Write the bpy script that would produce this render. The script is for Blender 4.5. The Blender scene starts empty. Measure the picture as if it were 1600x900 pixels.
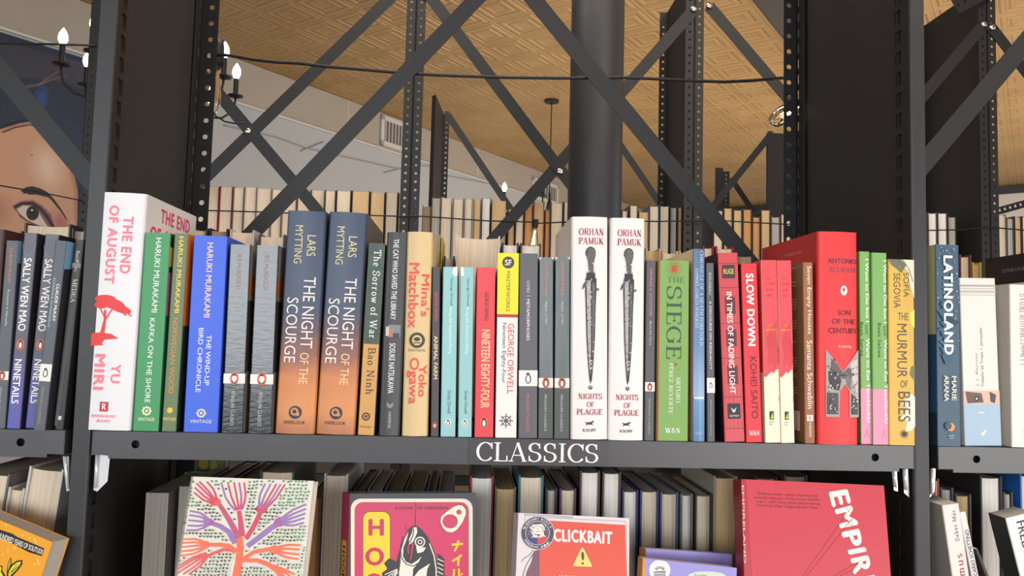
import bpy, bmesh, math, random
from mathutils import Vector, Matrix, Euler

random.seed(7)
SC = bpy.context.scene
COL = SC.collection

# ------------------------------------------------------------------ camera
F = 1200.0                       # focal length in pixels of the 1600x900 frame
EYE = Vector((0, -0.85, 1.5))
def camera_axes(vx=729.0, vu=(446.0, 17241.0)):
    u = Vector((vu[0], vu[1], -F)).normalized()
    a = vx - 800
    d = Vector((a, -(a * vu[0] + F * F) / vu[1], -F)).normalized()
    x = d.cross(u)
    return Matrix((x, d, u))     # rows: world axes seen in camera space
CM = camera_axes()
cd = bpy.data.cameras.new('camera'); cam = bpy.data.objects.new('camera', cd); COL.objects.link(cam)
cd.sensor_width = 36; cd.lens = 36 * F / 1600; cd.clip_start = 0.02; cd.clip_end = 100
cam.matrix_world = Matrix.Translation(EYE) @ CM.to_4x4()
SC.camera = cam

# ------------------------------------------------------------------ world, lights, exposure
W = bpy.data.worlds.new('world'); SC.world = W; W.use_nodes = True
bg = W.node_tree.nodes['Background']; bg.inputs[0].default_value = (0.90, 0.95, 1.0, 1); bg.inputs[1].default_value = 0.62
def area(name, loc, target, size, sy, power, col):
    l = bpy.data.lights.new(name, 'AREA'); l.shape = 'RECTANGLE'; l.size = size; l.size_y = sy
    l.energy = power; l.color = col
    o = bpy.data.objects.new(name, l); COL.objects.link(o); o.location = loc
    o.rotation_euler = (Vector(target) - Vector(loc)).to_track_quat('-Z', 'Y').to_euler()
    return o
area('shop_window_light', (-1.5, -4.2, 1.95), (-0.3, 0, 1.75), 4.6, 1.5, 106, (0.90, 0.96, 1.0))
area('ceiling_track_light', (1.6, -1.6, 3.8), (0.4, 0, 1.4), 2.0, 0.5, 34, (1.0, 0.86, 0.74))
area('low_shelf_fill', (2.6, -3.8, 0.95), (0.1, 0, 1.2), 3.0, 0.9, 75, (1.0, 0.97, 0.95))  # unseen lamp added to brighten the page edges on the lower shelf
area('rear_ceiling_fill', (3.6, 6.0, 1.0), (3.6, 6.2, 3.96), 7.0, 6.0, 195, (1.0, 0.90, 0.76))  # upward lamp added behind the books to brighten the tin ceiling
area('left_wall_fill', (8.5, 3.0, 2.0), (-2.0, 6.5, 2.4), 4.0, 3.0, 190, (0.93, 0.97, 1.0))  # lamp added out of view to brighten the left wall
area('aisle_light', (-0.2, 0.75, 3.7), (0.1, 1.6, 1.9), 1.6, 0.3, 34, (1.0, 0.93, 0.84))
SC.view_settings.view_transform = 'Standard'; SC.view_settings.look = 'None'
SC.view_settings.exposure = 0.22; SC.view_settings.gamma = 1; SC.view_settings.use_curve_mapping = False

# ------------------------------------------------------------------ picture -> place helpers
def ray(px, py): return CM @ Vector((px - 800, 450 - py, -F))
def at(px, py, Y=0.0):
    r = ray(px, py); return EYE + r * ((Y - EYE.y) / r.y)
def atz(px, py, Z):
    r = ray(px, py); return EYE + r * ((Z - EYE.z) / r.z)
def atp(px, py, o, n):
    r = ray(px, py); return EYE + r * ((o - EYE).dot(n) / r.dot(n))
def pj(p):
    c = CM.transposed() @ (Vector(p) - EYE); return 800 + F * c.x / -c.z, 450 - F * c.y / -c.z

# ------------------------------------------------------------------ materials
def lin(c):
    def f(v):
        v /= 255.0
        return v / 12.92 if v <= 0.04045 else ((v + 0.055) / 1.055) ** 2.4
    return (f(c[0]), f(c[1]), f(c[2]), 1)
_m = {}
def mat(c, rough=0.5, metal=0.0, name=None, noise=0.0, nscale=40, bump=0.0, bscale=200, spec=0.5, coat=0.0, stretch=(1, 1, 1)):
    key = (tuple(c), rough, metal, noise, nscale, bump, bscale, spec, coat, stretch)
    if key in _m: return _m[key]
    m = bpy.data.materials.new(name or 'finish_%d_%d_%d' % tuple(c[:3])); m.use_nodes = True
    nt = m.node_tree; b = nt.nodes['Principled BSDF']
    b.inputs['Base Color'].default_value = lin(c); b.inputs['Roughness'].default_value = rough
    b.inputs['Metallic'].default_value = metal; b.inputs['Specular IOR Level'].default_value = spec
    if coat: b.inputs['Coat Weight'].default_value = coat; b.inputs['Coat Roughness'].default_value = 0.12
    if noise or bump:
        tc = nt.nodes.new('ShaderNodeTexCoord'); mp = nt.nodes.new('ShaderNodeMapping'); mp.inputs['Scale'].default_value = stretch
        nt.links.new(tc.outputs['Object'], mp.inputs['Vector'])
    if noise:
        n = nt.nodes.new('ShaderNodeTexNoise'); n.inputs['Scale'].default_value = nscale; n.inputs['Detail'].default_value = 5
        nt.links.new(mp.outputs[0], n.inputs['Vector'])
        mx = nt.nodes.new('ShaderNodeMix'); mx.data_type = 'RGBA'
        a = lin(c); mx.inputs[6].default_value = tuple(min(1, v * (1 - noise)) for v in a[:3]) + (1,)
        mx.inputs[7].default_value = tuple(min(1, v * (1 + noise)) for v in a[:3]) + (1,)
        nt.links.new(n.outputs['Fac'], mx.inputs[0]); nt.links.new(mx.outputs[2], b.inputs['Base Color'])
    if bump:
        n2 = nt.nodes.new('ShaderNodeTexNoise'); n2.inputs['Scale'].default_value = bscale; n2.inputs['Detail'].default_value = 4
        nt.links.new(mp.outputs[0], n2.inputs['Vector'])
        bp = nt.nodes.new('ShaderNodeBump'); bp.inputs['Strength'].default_value = bump; bp.inputs['Distance'].default_value = 0.002
        nt.links.new(n2.outputs['Fac'], bp.inputs['Height']); nt.links.new(bp.outputs[0], b.inputs['Normal'])
    _m[key] = m; return m
def emit(c, s, name):
    m = bpy.data.materials.new(name); m.use_nodes = True; nt = m.node_tree
    for n in list(nt.nodes):
        if n.type == 'BSDF_PRINCIPLED': nt.nodes.remove(n)
    e = nt.nodes.new('ShaderNodeEmission'); e.inputs[0].default_value = lin(c); e.inputs[1].default_value = s
    nt.links.new(e.outputs[0], nt.nodes['Material Output'].inputs[0]); return m
def paper(c, scale=900):
    key = ('paper', tuple(c), scale)
    if key in _m: return _m[key]
    m = bpy.data.materials.new('page_edges_%d_%d_%d' % tuple(c)); m.use_nodes = True; nt = m.node_tree; b = nt.nodes['Principled BSDF']
    b.inputs['Roughness'].default_value = 0.85; b.inputs['Specular IOR Level'].default_value = 0.15
    tc = nt.nodes.new('ShaderNodeTexCoord'); mp = nt.nodes.new('ShaderNodeMapping'); mp.inputs['Scale'].default_value = (1, 0.02, 0.008)
    nt.links.new(tc.outputs['Object'], mp.inputs['Vector'])
    n = nt.nodes.new('ShaderNodeTexNoise'); n.inputs['Scale'].default_value = scale; n.inputs['Detail'].default_value = 3
    nt.links.new(mp.outputs[0], n.inputs['Vector'])
    r = nt.nodes.new('ShaderNodeValToRGB'); a = lin(c)
    r.color_ramp.elements[0].position = 0.33; r.color_ramp.elements[0].color = tuple(v * 0.80 for v in a[:3]) + (1,)
    r.color_ramp.elements[1].position = 0.52; r.color_ramp.elements[1].color = tuple(min(1, v * 1.06) for v in a[:3]) + (1,)
    nt.links.new(n.outputs['Fac'], r.inputs[0]); nt.links.new(r.outputs[0], b.inputs['Base Color'])
    _m[key] = m; return m
def banded(name, stops, h, rough=0.45, noise=0.0, nscale=60, coat=0.0, speck=None):
    """printed colour running up the object's own height; stops = [(fraction from the bottom, colour)]"""
    m = bpy.data.materials.new(name); m.use_nodes = True; nt = m.node_tree; b = nt.nodes['Principled BSDF']
    b.inputs['Roughness'].default_value = rough; b.inputs['Coat Weight'].default_value = coat
    tc = nt.nodes.new('ShaderNodeTexCoord'); sp = nt.nodes.new('ShaderNodeSeparateXYZ'); nt.links.new(tc.outputs['Object'], sp.inputs[0])
    dv = nt.nodes.new('ShaderNodeMath'); dv.operation = 'DIVIDE'; dv.inputs[1].default_value = h; nt.links.new(sp.outputs['Z'], dv.inputs[0])
    out = dv.outputs[0]
    if noise:
        n = nt.nodes.new('ShaderNodeTexNoise'); n.inputs['Scale'].default_value = nscale; n.inputs['Detail'].default_value = 6
        nt.links.new(tc.outputs['Object'], n.inputs['Vector'])
        ma = nt.nodes.new('ShaderNodeMath'); ma.operation = 'MULTIPLY_ADD'; ma.inputs[1].default_value = noise
        nt.links.new(n.outputs['Fac'], ma.inputs[0]); nt.links.new(out, ma.inputs[2])
        sb = nt.nodes.new('ShaderNodeMath'); sb.operation = 'SUBTRACT'; sb.inputs[1].default_value = noise / 2; nt.links.new(ma.outputs[0], sb.inputs[0]); out = sb.outputs[0]
    r = nt.nodes.new('ShaderNodeValToRGB'); cr = r.color_ramp
    cr.elements[0].position = stops[0][0]; cr.elements[0].color = lin(stops[0][1])
    cr.elements[1].position = stops[-1][0]; cr.elements[1].color = lin(stops[-1][1])
    for p, c in stops[1:-1]:
        e = cr.elements.new(p); e.color = lin(c)
    nt.links.new(out, r.inputs[0]); col = r.outputs[0]
    if speck:
        v = nt.nodes.new('ShaderNodeTexVoronoi'); v.inputs['Scale'].default_value = speck[1]; nt.links.new(tc.outputs['Object'], v.inputs['Vector'])
        lt = nt.nodes.new('ShaderNodeMath'); lt.operation = 'LESS_THAN'; lt.inputs[1].default_value = speck[2]; nt.links.new(v.outputs['Distance'], lt.inputs[0])
        mx = nt.nodes.new('ShaderNodeMix'); mx.data_type = 'RGBA'; mx.inputs[7].default_value = lin(speck[0])
        nt.links.new(lt.outputs[0], mx.inputs[0]); nt.links.new(col, mx.inputs[6]); col = mx.outputs[2]
    nt.links.new(col, b.inputs['Base Color']); return m

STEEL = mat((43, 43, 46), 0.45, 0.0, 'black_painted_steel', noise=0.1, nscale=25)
BEAM = mat((69, 68, 72), 0.34, 0.0, 'satin_black_beam_lit', noise=0.1, nscale=14)  # same black steel, lightened for the light and sheen the beam catches
BAR = mat((30, 30, 33), 0.5, 0.0, 'matt_black_bar_shaded', noise=0.08, nscale=20)  # same black steel, darkened for the weaker light on the back braces
STEEL2 = mat((21, 20, 22), 0.5, 0.0, 'black_steel_shaded', noise=0.1, nscale=18)  # black steel with the shade of inner frames and far rows put in
PANEL = mat((32, 29, 30), 0.6, 0.0, 'black_side_panel', noise=0.12, nscale=8)
BLACK = mat((18, 18, 20), 0.5, 0.0, 'black_rubber')
CHROME = mat((215, 215, 215), 0.18, 1.0, 'bright_steel')
CLIP = mat((226, 228, 230), 0.22, 0.35, 'silvery_clip')
PAGES = {'w': (236, 230, 222), 'c': (230, 212, 188), 't': (214, 182, 136), 'g': (190, 182, 172), 'o': (206, 156, 102), 'b': (166, 144, 120)}

# ------------------------------------------------------------------ mesh builder
class MB:
    def __init__(s): s.v = []; s.f = []; s.m = []; s.mats = []
    def mi(s, m):
        if m not in s.mats: s.mats.append(m)
        return s.mats.index(m)
    def add(s, vs, fs, m):
        o = len(s.v); k = s.mi(m); s.v += [tuple(v) for v in vs]
        for f in fs: s.f.append([i + o for i in f]); s.m.append(k)
    def box(s, a, b, m, M=None):
        x0, y0, z0 = a; x1, y1, z1 = b
        vs = [Vector(p) for p in ((x0, y0, z0), (x1, y0, z0), (x1, y1, z0), (x0, y1, z0), (x0, y0, z1), (x1, y0, z1), (x1, y1, z1), (x0, y1, z1))]
        if M: vs = [M @ v for v in vs]
        s.add(vs, [(0, 3, 2, 1), (4, 5, 6, 7), (0, 1, 5, 4), (1, 2, 6, 5), (2, 3, 7, 6), (3, 0, 4, 7)], m)
    def prism(s, prof, z0, z1, m, sidem=None, M=None):
        """closed outline in x,y extruded in z"""
        n = len(prof); vs = [Vector((p[0], p[1], z0)) for p in prof] + [Vector((p[0], p[1], z1)) for p in prof]
        if M: vs = [M @ v for v in vs]
        o = len(s.v); s.v += [tuple(v) for v in vs]
        s.f.append([o + i for i in range(n)][::-1]); s.m.append(s.mi(m)); s.f.append([o + n + i for i in range(n)]); s.m.append(s.mi(m))
        for i in range(n):
            j = (i + 1) % n; s.f.append([o + i, o + j, o + n + j, o + n + i])
            s.m.append(s.mi(sidem(i) if sidem else m))
    def tube(s, pts, r, m, n=8, caps=True):
        pts = [Vector(p) for p in pts]; rings = []
        rr = r if isinstance(r, (list, tuple)) else [r] * len(pts)
        up = None
        for i, p in enumerate(pts):
            t = (pts[min(i + 1, len(pts) - 1)] - pts[max(i - 1, 0)]).normalized()
            if up is None: up = Vector((0, 0, 1)) if abs(t.z) < 0.9 else Vector((1, 0, 0))
            a = t.cross(up).normalized(); up = a.cross(t).normalized()
            rings.append([p + (a * math.cos(q * 2 * math.pi / n) + up * math.sin(q * 2 * math.pi / n)) * rr[i] for q in range(n)])
        vs = [v for g in rings for v in g]; fs = []
        for i in range(len(rings) - 1):
            for q in range(n):
                w = (q + 1) % n; fs.append((i * n + q, i * n + w, (i + 1) * n + w, (i + 1) * n + q))
        if caps: fs.append(tuple(range(n))[::-1]); fs.append(tuple((len(rings) - 1) * n + q for q in range(n)))
        s.add(vs, fs, m)
    def plate(s, o, ax, az, w, h, th, m, holes):
        """flat sheet with real holes. o corner, ax/az unit axes; holes: list of (x0,x1,z0,z1,shape,hw,hh,cx,cz) cells"""
        ax = Vector(ax).normalized(); az = Vector(az).normalized(); ay = az.cross(ax); o = Vector(o)
        def P(x, y, z): return o + ax * x + ay * y + az * z
        for (x0, x1, z0, z1, sh, hw, hh, cx, cz) in holes:
            if sh is None:
                vs = [P(x, y, z) for y in (0, th) for (x, z) in ((x0, z0), (x1, z0), (x1, z1), (x0, z1))]
                s.add(vs, [(0, 1, 2, 3), (7, 6, 5, 4), (0, 4, 5, 1), (1, 5, 6, 2), (2, 6, 7, 3), (3, 7, 4, 0)], m); continue
            an = [math.atan2(z - cz, x - cx) for x, z in ((x0, z0), (x1, z0), (x1, z1), (x0, z1))]
            if sh == 'o': an += [i * math.pi / 6 + 0.01 for i in range(-6, 6)]
            else: an += [math.atan2(b * hh, a * hw) for a in (-1, 1) for b in (-1, 1)]
            an = sorted(set(round(a, 5) for a in an))
            inn = []; out = []
            for a in an:
                c, q = math.cos(a), math.sin(a)
                if sh == 'o': inn.append((cx + hw * c, cz + hw * q))
                else:
                    k = min(hw / abs(c) if abs(c) > 1e-6 else 9, hh / abs(q) if abs(q) > 1e-6 else 9); inn.append((cx + k * c, cz + k * q))
                kx = ((x1 - cx) / c if c > 0 else (x0 - cx) / c) if abs(c) > 1e-6 else 9
                kz = ((z1 - cz) / q if q > 0 else (z0 - cz) / q) if abs(q) > 1e-6 else 9
                k = min(kx, kz); out.append((cx + k * c, cz + k * q))
            n = len(an); vs = []
            for y in (0, th):
                vs += [P(x, y, z) for x, z in inn]; vs += [P(x, y, z) for x, z in out]
            fs = []
            for i in range(n):
                j = (i + 1) % n
                fs += [(i, n + i, n + j, j), (2 * n + j, 3 * n + j, 3 * n + i, 2 * n + i), (i, j, 2 * n + j, 2 * n + i), (n + j, n + i, 3 * n + i, 3 * n + j)]
            s.add(vs, fs, m)
    def strip(s, o, ax, az, w, h, th, m, pitch, sh, hw, hh, cx=None, z_lo=0, z_hi=None, phase=0.5):
        """perforated strip: holes every pitch between z_lo and z_hi"""
        cx = w / 2 if cx is None else cx; z_hi = h if z_hi is None else z_hi; cells = []
        if z_lo > 0: cells.append((0, w, 0, z_lo, None, 0, 0, 0, 0))
        z = z_lo
        while z + pitch <= z_hi + 1e-6:
            cells.append((0, w, z, z + pitch, sh, hw, hh, cx, z + pitch * phase)); z += pitch
        if z < h: cells.append((0, w, z, h, None, 0, 0, 0, 0))
        s.plate(o, ax, az, w, h, th, m, cells)
    def build(s, name, parent=None, smooth=False, bevel=0, seg=2):
        me = bpy.data.meshes.new(name); me.from_pydata(s.v, [], s.f); me.update()
        for m in s.mats: me.materials.append(m)
        me.polygons.foreach_set('material_index', s.m)
        if smooth: me.polygons.foreach_set('use_smooth', [True] * len(me.polygons))
        o = bpy.data.objects.new(name, me); COL.objects.link(o)
        if parent: o.parent = parent
        if bevel:
            b = o.modifiers.new('bevel', 'BEVEL'); b.width = bevel; b.segments = seg; b.limit_method = 'ANGLE'; b.angle_limit = 0.7
        return o
def empty(name, loc=(0, 0, 0), rot=(0, 0, 0)):
    o = bpy.data.objects.new(name, None); COL.objects.link(o); o.location = loc; o.rotation_euler = rot; o.empty_display_size = 0.02
    return o
def tag(o, label=None, cat=None, group=None, kind=None):
    if label: o['label'] = label
    if cat: o['category'] = cat
    if group: o['group'] = group
    if kind: o['kind'] = kind
    return o

# ------------------------------------------------------------------ lettering
_t = {}
BOLD = {'n': 0.0, 'b': 0.014, 'B': 0.042}
def sans(text, style):
    cu = bpy.data.curves.new('lettering', 'FONT'); cu.body = text; cu.size = 1; cu.resolution_u = 3
    if style == 'B': cu.space_character = 1.12
    o = bpy.data.objects.new('lettering', cu); COL.objects.link(o)
    dg = bpy.context.evaluated_depsgraph_get(); dg.update()
    me = o.evaluated_get(dg).to_mesh()
    vs = [(v.co.x, v.co.y) for v in me.vertices]; fs = [tuple(p.vertices) for p in me.polygons]
    o.evaluated_get(dg).to_mesh_clear(); bpy.data.objects.remove(o); bpy.data.curves.remove(cu)
    return vs, fs
def arc(cx, cy, rx, ry, a0, a1, n=14):
    return [(cx + rx * math.cos(math.radians(a0 + (a1 - a0) * i / n)), cy + ry * math.sin(math.radians(a0 + (a1 - a0) * i / n))) for i in range(n + 1)]
# serif alphabet: glyph = (width, strokes[(kind, points)], foot serifs[(x, y, length)], ticks[(x, y0, y1)])
H_ = 1.0
G = {
 'A': (.95, [('t', [(.12, 0), (.47, 1)]), ('T', [(.46, 1), (.84, 0)]), ('t', [(.24, .33), (.71, .33)])], [(.12, 0, .26), (.84, 0, .26)], []),
 'B': (.8, [('T', [(.2, 0), (.2, 1)]), ('a', [(.2, .98), (.45, .98)] + arc(.45, .75, .22, .23, 90, -90) + [(.2, .52)]), ('a', [(.45, .52)] + arc(.48, .27, .26, .25, 90, -90) + [(.2, .02)])], [(.2, 0, .28), (.2, 1, .28)], []),
 'C': (.88, [('a', arc(.5, .5, .41, .48, 38, 322, 26))], [], [(.83, .66, .98), ]),
 'D': (.9, [('T', [(.2, 0), (.2, 1)]), ('a', [(.2, .98), (.4, .98)] + arc(.42, .5, .38, .48, 90, -90) + [(.2, .02)])], [(.2, 0, .28), (.2, 1, .28)], []),
 'E': (.78, [('T', [(.2, 0), (.2, 1)]), ('t', [(.2, .98), (.68, .98)]), ('t', [(.2, .52), (.55, .52)]), ('t', [(.2, .02), (.7, .02)])], [(.2, 0, .28), (.2, 1, .28)], [(.68, .76, 1), (.7, 0, .26), (.55, .42, .62)]),
 'F': (.74, [('T', [(.2, 0), (.2, 1)]), ('t', [(.2, .98), (.68, .98)]), ('t', [(.2, .5), (.55, .5)])], [(.2, 0, .32), (.2, 1, .28)], [(.68, .74, 1), (.55, .4, .6)]),
 'G': (.95, [('a', arc(.5, .5, .41, .48, 40, 330, 26)), ('T', [(.8, .1), (.8, .46)])], [(.78, .46, .3)], [(.82, .68, .98)]),
 'H': (.98, [('T', [(.2, 0), (.2, 1)]), ('T', [(.78, 0), (.78, 1)]), ('t', [(.2, .51), (.78, .51)])], [(.2, 0, .3), (.2, 1, .3), (.78, 0, .3), (.78, 1, .3)], []),
 'I': (.46, [('T', [(.23, 0), (.23, 1)])], [(.23, 0, .36), (.23, 1, .36)], []),
 'K': (.92, [('T', [(.2, 0), (.2, 1)]), ('t', [(.2, .4), (.76, 1)]), ('T', [(.38, .58), (.8, 0)])], [(.2, 0, .28), (.2, 1, .28), (.76, 1, .24), (.8, 0, .24)], []),
 'L': (.78, [('T', [(.22, 0), (.22, 1)]), ('t', [(.2, .02), (.72, .02)])], [(.2, 0, .34), (.22, 1, .36)], [(.72, 0, .3)]),
 'M': (1.12, [('t', [(.18, 0), (.18, 1)]), ('T', [(.2, 1), (.56, .05)]), ('t', [(.56, .05), (.92, 1)]), ('T', [(.94, 0), (.94, 1)])], [(.18, 0, .26), (.14, 1, .2), (.94, 0, .28), (.96, 1, .2)], []),
 'N': (1.0, [('t', [(.2, 0), (.2, 1)]), ('T', [(.2, 1), (.8, 0)]), ('t', [(.8, 0), (.8, 1)])], [(.2, 0, .26), (.16, 1, .2), (.8, 1, .26)], []),
 'O': (1.0, [('a', arc(.5, .5, .4, .48, 0, 360, 30))], [], []),
 'P': (.78, [('T', [(.2, 0), (.2, 1)]), ('a', [(.2, .98), (.44, .98)] + arc(.45, .73, .25, .25, 90, -90) + [(.2, .48)])], [(.2, 0, .34), (.2, 1, .28)], []),
 'Q': (1.0, [('a', arc(.5, .5, .4, .48, 0, 360, 30)), ('T', [(.5, .1), (.85, -.18)])], [], []),
 'R': (.88, [('T', [(.2, 0), (.2, 1)]), ('a', [(.2, .98), (.44, .98)] + arc(.45, .75, .24, .23, 90, -90) + [(.2, .52)]), ('T', [(.45, .52), (.76, 0)])], [(.2, 0, .28), (.2, 1, .28), (.8, 0, .22)], []),
 'S': (.78, [('a', arc(.4, .745, .27, .235, 30, 262, 16)[:-1] + arc(.38, .26, .3, .245, 82, -155, 16))], [], [(.64, .7, .97), (.1, .03, .32)]),
 'T': (.86, [('T', [(.43, 0), (.43, 1)]), ('t', [(.08, .98), (.78, .98)])], [(.43, 0, .34)], [(.08, .74, 1), (.78, .74, 1)]),
 'U': (.95, [('a', [(.2, 1), (.2, .35)] + arc(.48, .33, .28, .31, 180, 360)), ('t', [(.76, .33), (.76, 1)])], [(.2, 1, .3), (.76, 1, .26)], []),
 'V': (.92, [('T', [(.12, 1), (.47, 0)]), ('t', [(.47, 0), (.82, 1)])], [(.12, 1, .26), (.82, 1, .24)], []),
 'W': (1.25, [('T', [(.12, 1), (.4, 0)]), ('t', [(.4, 0), (.64, 1)]), ('T', [(.62, 1), (.88, 0)]), ('t', [(.88, 0), (1.14, 1)])], [(.12, 1, .26), (.62, 1, .2), (1.14, 1, .24)], []),
 'X': (.9, [('T', [(.14, 1), (.76, 0)]), ('t', [(.14, 0), (.76, 1)])], [(.14, 0, .22), (.76, 0, .24), (.14, 1, .24), (.76, 1, .22)], []),
 'Y': (.9, [('T', [(.12, 1), (.46, .48)]), ('t', [(.46, .48), (.8, 1)]), ('T', [(.46, .5), (.46, 0)])], [(.12, 1, .24), (.8, 1, .22), (.46, 0, .32)], []),
 'J': (.6, [('a', [(.4, 1), (.4, .2)] + arc(.24, .16, .16, .16, 0, -160))], [(.4, 1, .3)], []),
 'Z': (.8, [('t', [(.1, .98), (.68, .98)]), ('T', [(.66, .98), (.12, .02)]), ('t', [(.12, .02), (.7, .02)])], [], [(.1, .76, 1), (.7, 0, .25)]),
 '&': (1.0, [('a', [(.88, .5), (.7, .2), (.45, .03), (.2, .08), (.12, .28), (.28, .5), (.52, .68), (.52, .88), (.38, .97), (.26, .86), (.3, .66), (.85, .02)])], [(.86, .5, .2)], []),
 '-': (.5, [('t', [(.08, .4), (.42, .4)])], [], []), '.': (.3, [('T', [(.15, 0), (.15, .12)])], [], []), "'": (.25, [('T', [(.12, .8), (.12, 1)])], [], []),
 'a': (.62, [('a', arc(.28, .46, .17, .16, 160, 0, 8) + [(.45, .1), (.5, .02), (.58, .03)]), ('a', arc(.27, .18, .17, .17, 60, 330, 14))], [], []),
 'e': (.62, [('a', [(.12, .34), (.48, .34)] + arc(.3, .31, .19, .3, 5, 315, 20))], [], []),
 'h': (.72, [('T', [(.16, 0), (.16, 1)]), ('a', arc(.36, .42, .18, .2, 170, 0, 8) + [(.54, 0)])], [(.16, 0, .24), (.1, 1, .16), (.55, 0, .24)], []),
 'i': (.36, [('T', [(.18, 0), (.18, .62)]), ('T', [(.18, .82), (.18, .94)])], [(.18, 0, .26), (.12, .62, .16)], []),
 'n': (.72, [('T', [(.16, 0), (.16, .62)]), ('a', arc(.36, .42, .18, .2, 170, 0, 8) + [(.54, 0)])], [(.16, 0, .24), (.1, .62, .16), (.55, 0, .24)], []),
 'o': (.64, [('a', arc(.31, .31, .21, .3, 0, 360, 20))], [], []),
 'r': (.54, [('T', [(.16, 0), (.16, .62)]), ('a', arc(.34, .42, .17, .19, 170, 50, 8))], [(.18, 0, .28), (.1, .62, .16)], []),
 'w': (.9, [('T', [(.1, .62), (.26, 0)]), ('t', [(.26, 0), (.43, .62)]), ('T', [(.43, .62), (.6, 0)]), ('t', [(.6, 0), (.76, .62)])], [(.1, .62, .2), (.76, .62, .2)], []),
 'f': (.48, [('a', [(.2, 0), (.2, .8)] + arc(.34, .82, .14, .16, 180, 60, 6)), ('t', [(.06, .6), (.4, .6)])], [(.2, 0, .28)], []),
 't': (.46, [('a', [(.18, .88), (.18, .14)] + arc(.3, .14, .12, .13, 180, 300, 6)), ('t', [(.05, .6), (.38, .6)])], [], []),
 'g': (.64, [('a', arc(.28, .36, .18, .22, 0, 360, 16)), ('a', [(.46, .58), (.46, -.1)] + arc(.28, -.1, .18, .14, 0, -160, 8))], [], []),
 's': (.52, [('a', arc(.26, .46, .15, .14, 30, 262, 10)[:-1] + arc(.25, .16, .17, .15, 82, -155, 10))], [], []),
 'd': (.68, [('T', [(.5, 0), (.5, 1)]), ('a', arc(.32, .3, .19, .3, 40, 320, 16))], [(.54, 0, .16), (.46, 1, .16)], []),
 'u': (.7, [('a', [(.14, .62), (.14, .2)] + arc(.32, .2, .18, .2, 180, 350, 8)), ('T', [(.5, 0), (.5, .62)])], [(.1, .62, .14), (.46, .62, .14), (.55, 0, .14)], []),
 'm': (1.0, [('T', [(.16, 0), (.16, .62)]), ('a', arc(.32, .44, .16, .18, 170, 0, 8) + [(.48, 0)]), ('a', arc(.64, .44, .16, .18, 170, 0, 8) + [(.8, 0)])], [(.16, 0, .2), (.1, .62, .14), (.48, 0, .2), (.8, 0, .2)], []),
 'l': (.34, [('T', [(.17, 0), (.17, 1)])], [(.17, 0, .26), (.12, 1, .16)], []),
 'k': (.7, [('T', [(.16, 0), (.16, 1)]), ('t', [(.16, .25), (.5, .6)]), ('T', [(.28, .38), (.54, 0)])], [(.16, 0, .22), (.1, 1, .16), (.54, 0, .2), (.5, .6, .2)], []),
 'y': (.7, [('T', [(.1, .62), (.33, 0)]), ('t', [(.56, .62), (.25, -.25)])], [(.1, .62, .2), (.56, .62, .2)], []),
 'b': (.68, [('T', [(.16, 0), (.16, 1)]), ('a', arc(.34, .3, .19, .3, -140, 140, 16))], [(.12, 1, .16)], []),
}
def band2d(pts, wf):
    n = len(pts); L = []; R = []
    for i, p in enumerate(pts):
        a = pts[max(i - 1, 0)]; b = pts[min(i + 1, n - 1)]
        dx, dy = b[0] - a[0], b[1] - a[1]; l = math.hypot(dx, dy) or 1; dx /= l; dy /= l
        w = wf(i, dx, dy) / 2; L.append((p[0] - dy * w, p[1] + dx * w)); R.append((p[0] + dy * w, p[1] - dx * w))
    return L + R, [(i, i + 1, n + i + 1, n + i) for i in range(n - 1)]
def serif(text, style):
    T, t = {'s': (.145, .048), 'S': (.21, .075), 'x': (.13, .09)}[style]
    groups = {}; x = 0; kk = [0]
    def put(v, f):
        vs, fs = groups.setdefault(kk[0], ([], [])); kk[0] += 1; o = len(vs); vs.extend((p[0] + x, p[1]) for p in v); fs.extend(tuple(i + o for i in q) for q in f)
    for ch in text:
        kk[0] = 0; acc = {'É': 'E', 'Í': 'I', 'Á': 'A', 'á': 'a', 'é': 'e', 'í': 'i'}.get(ch)
        if ch == ' ': x += .42; continue
        w, st, sf, tk = G.get(acc or ch) or G.get(ch.upper()) or G['O']
        for k, pts in st:
            if k == 'T': wf = lambda i, a, b: T
            elif k == 't': wf = lambda i, a, b: t if abs(b) > abs(a) * .4 or style != 'S' else t
            else: wf = lambda i, a, b: t + (T - t) * abs(b) ** 1.6
            put(*band2d(pts, wf))
        for sx, sy, sl in sf:
            y0 = sy - (t if sy > .55 else 0); y0 = sy if sy <= .55 else sy - t
            put([(sx - sl / 2, y0), (sx + sl / 2, y0), (sx + sl / 2, y0 + t), (sx - sl / 2, y0 + t)], [(0, 1, 2, 3)])
        for sx, ya, yb in tk:
            put([(sx - t * .6, ya), (sx + t * .8, ya), (sx + t * .8, yb), (sx - t * .6, yb)], [(0, 1, 2, 3)])
        if acc: put([(w * .4, 1.08), (w * .5, 1.06), (w * .68, 1.24), (w * .52, 1.26)], [(0, 1, 2, 3)])
        x += w + (.04 if style != 'x' else .1)
    return list(groups.values())
def text2d(text, style):
    k = (text, style)
    if k not in _t:
        gr = serif(text, style) if style in 'sSx' else [sans(text, style)]
        xs = [v[0] for g in gr for v in g[0]]; ys = [v[1] for g in gr for v in g[0]]; a, b, c, d = min(xs), max(xs), min(ys), max(ys)
        e = BOLD.get(style, 0) if style in BOLD else 0; a -= e; b += e; c -= e * .7; d += e * .7
        sh = [(0, 0)] if not e else [(e, 0), (-e, 0), (0, e * .7), (0, -e * .7)]
        _t[k] = [([((v[0] + dx - a) / (b - a), (v[1] + dy - c) / (d - c)) for v in vs], fs) for vs, fs in gr for dx, dy in sh]
    return _t[k]

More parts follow.
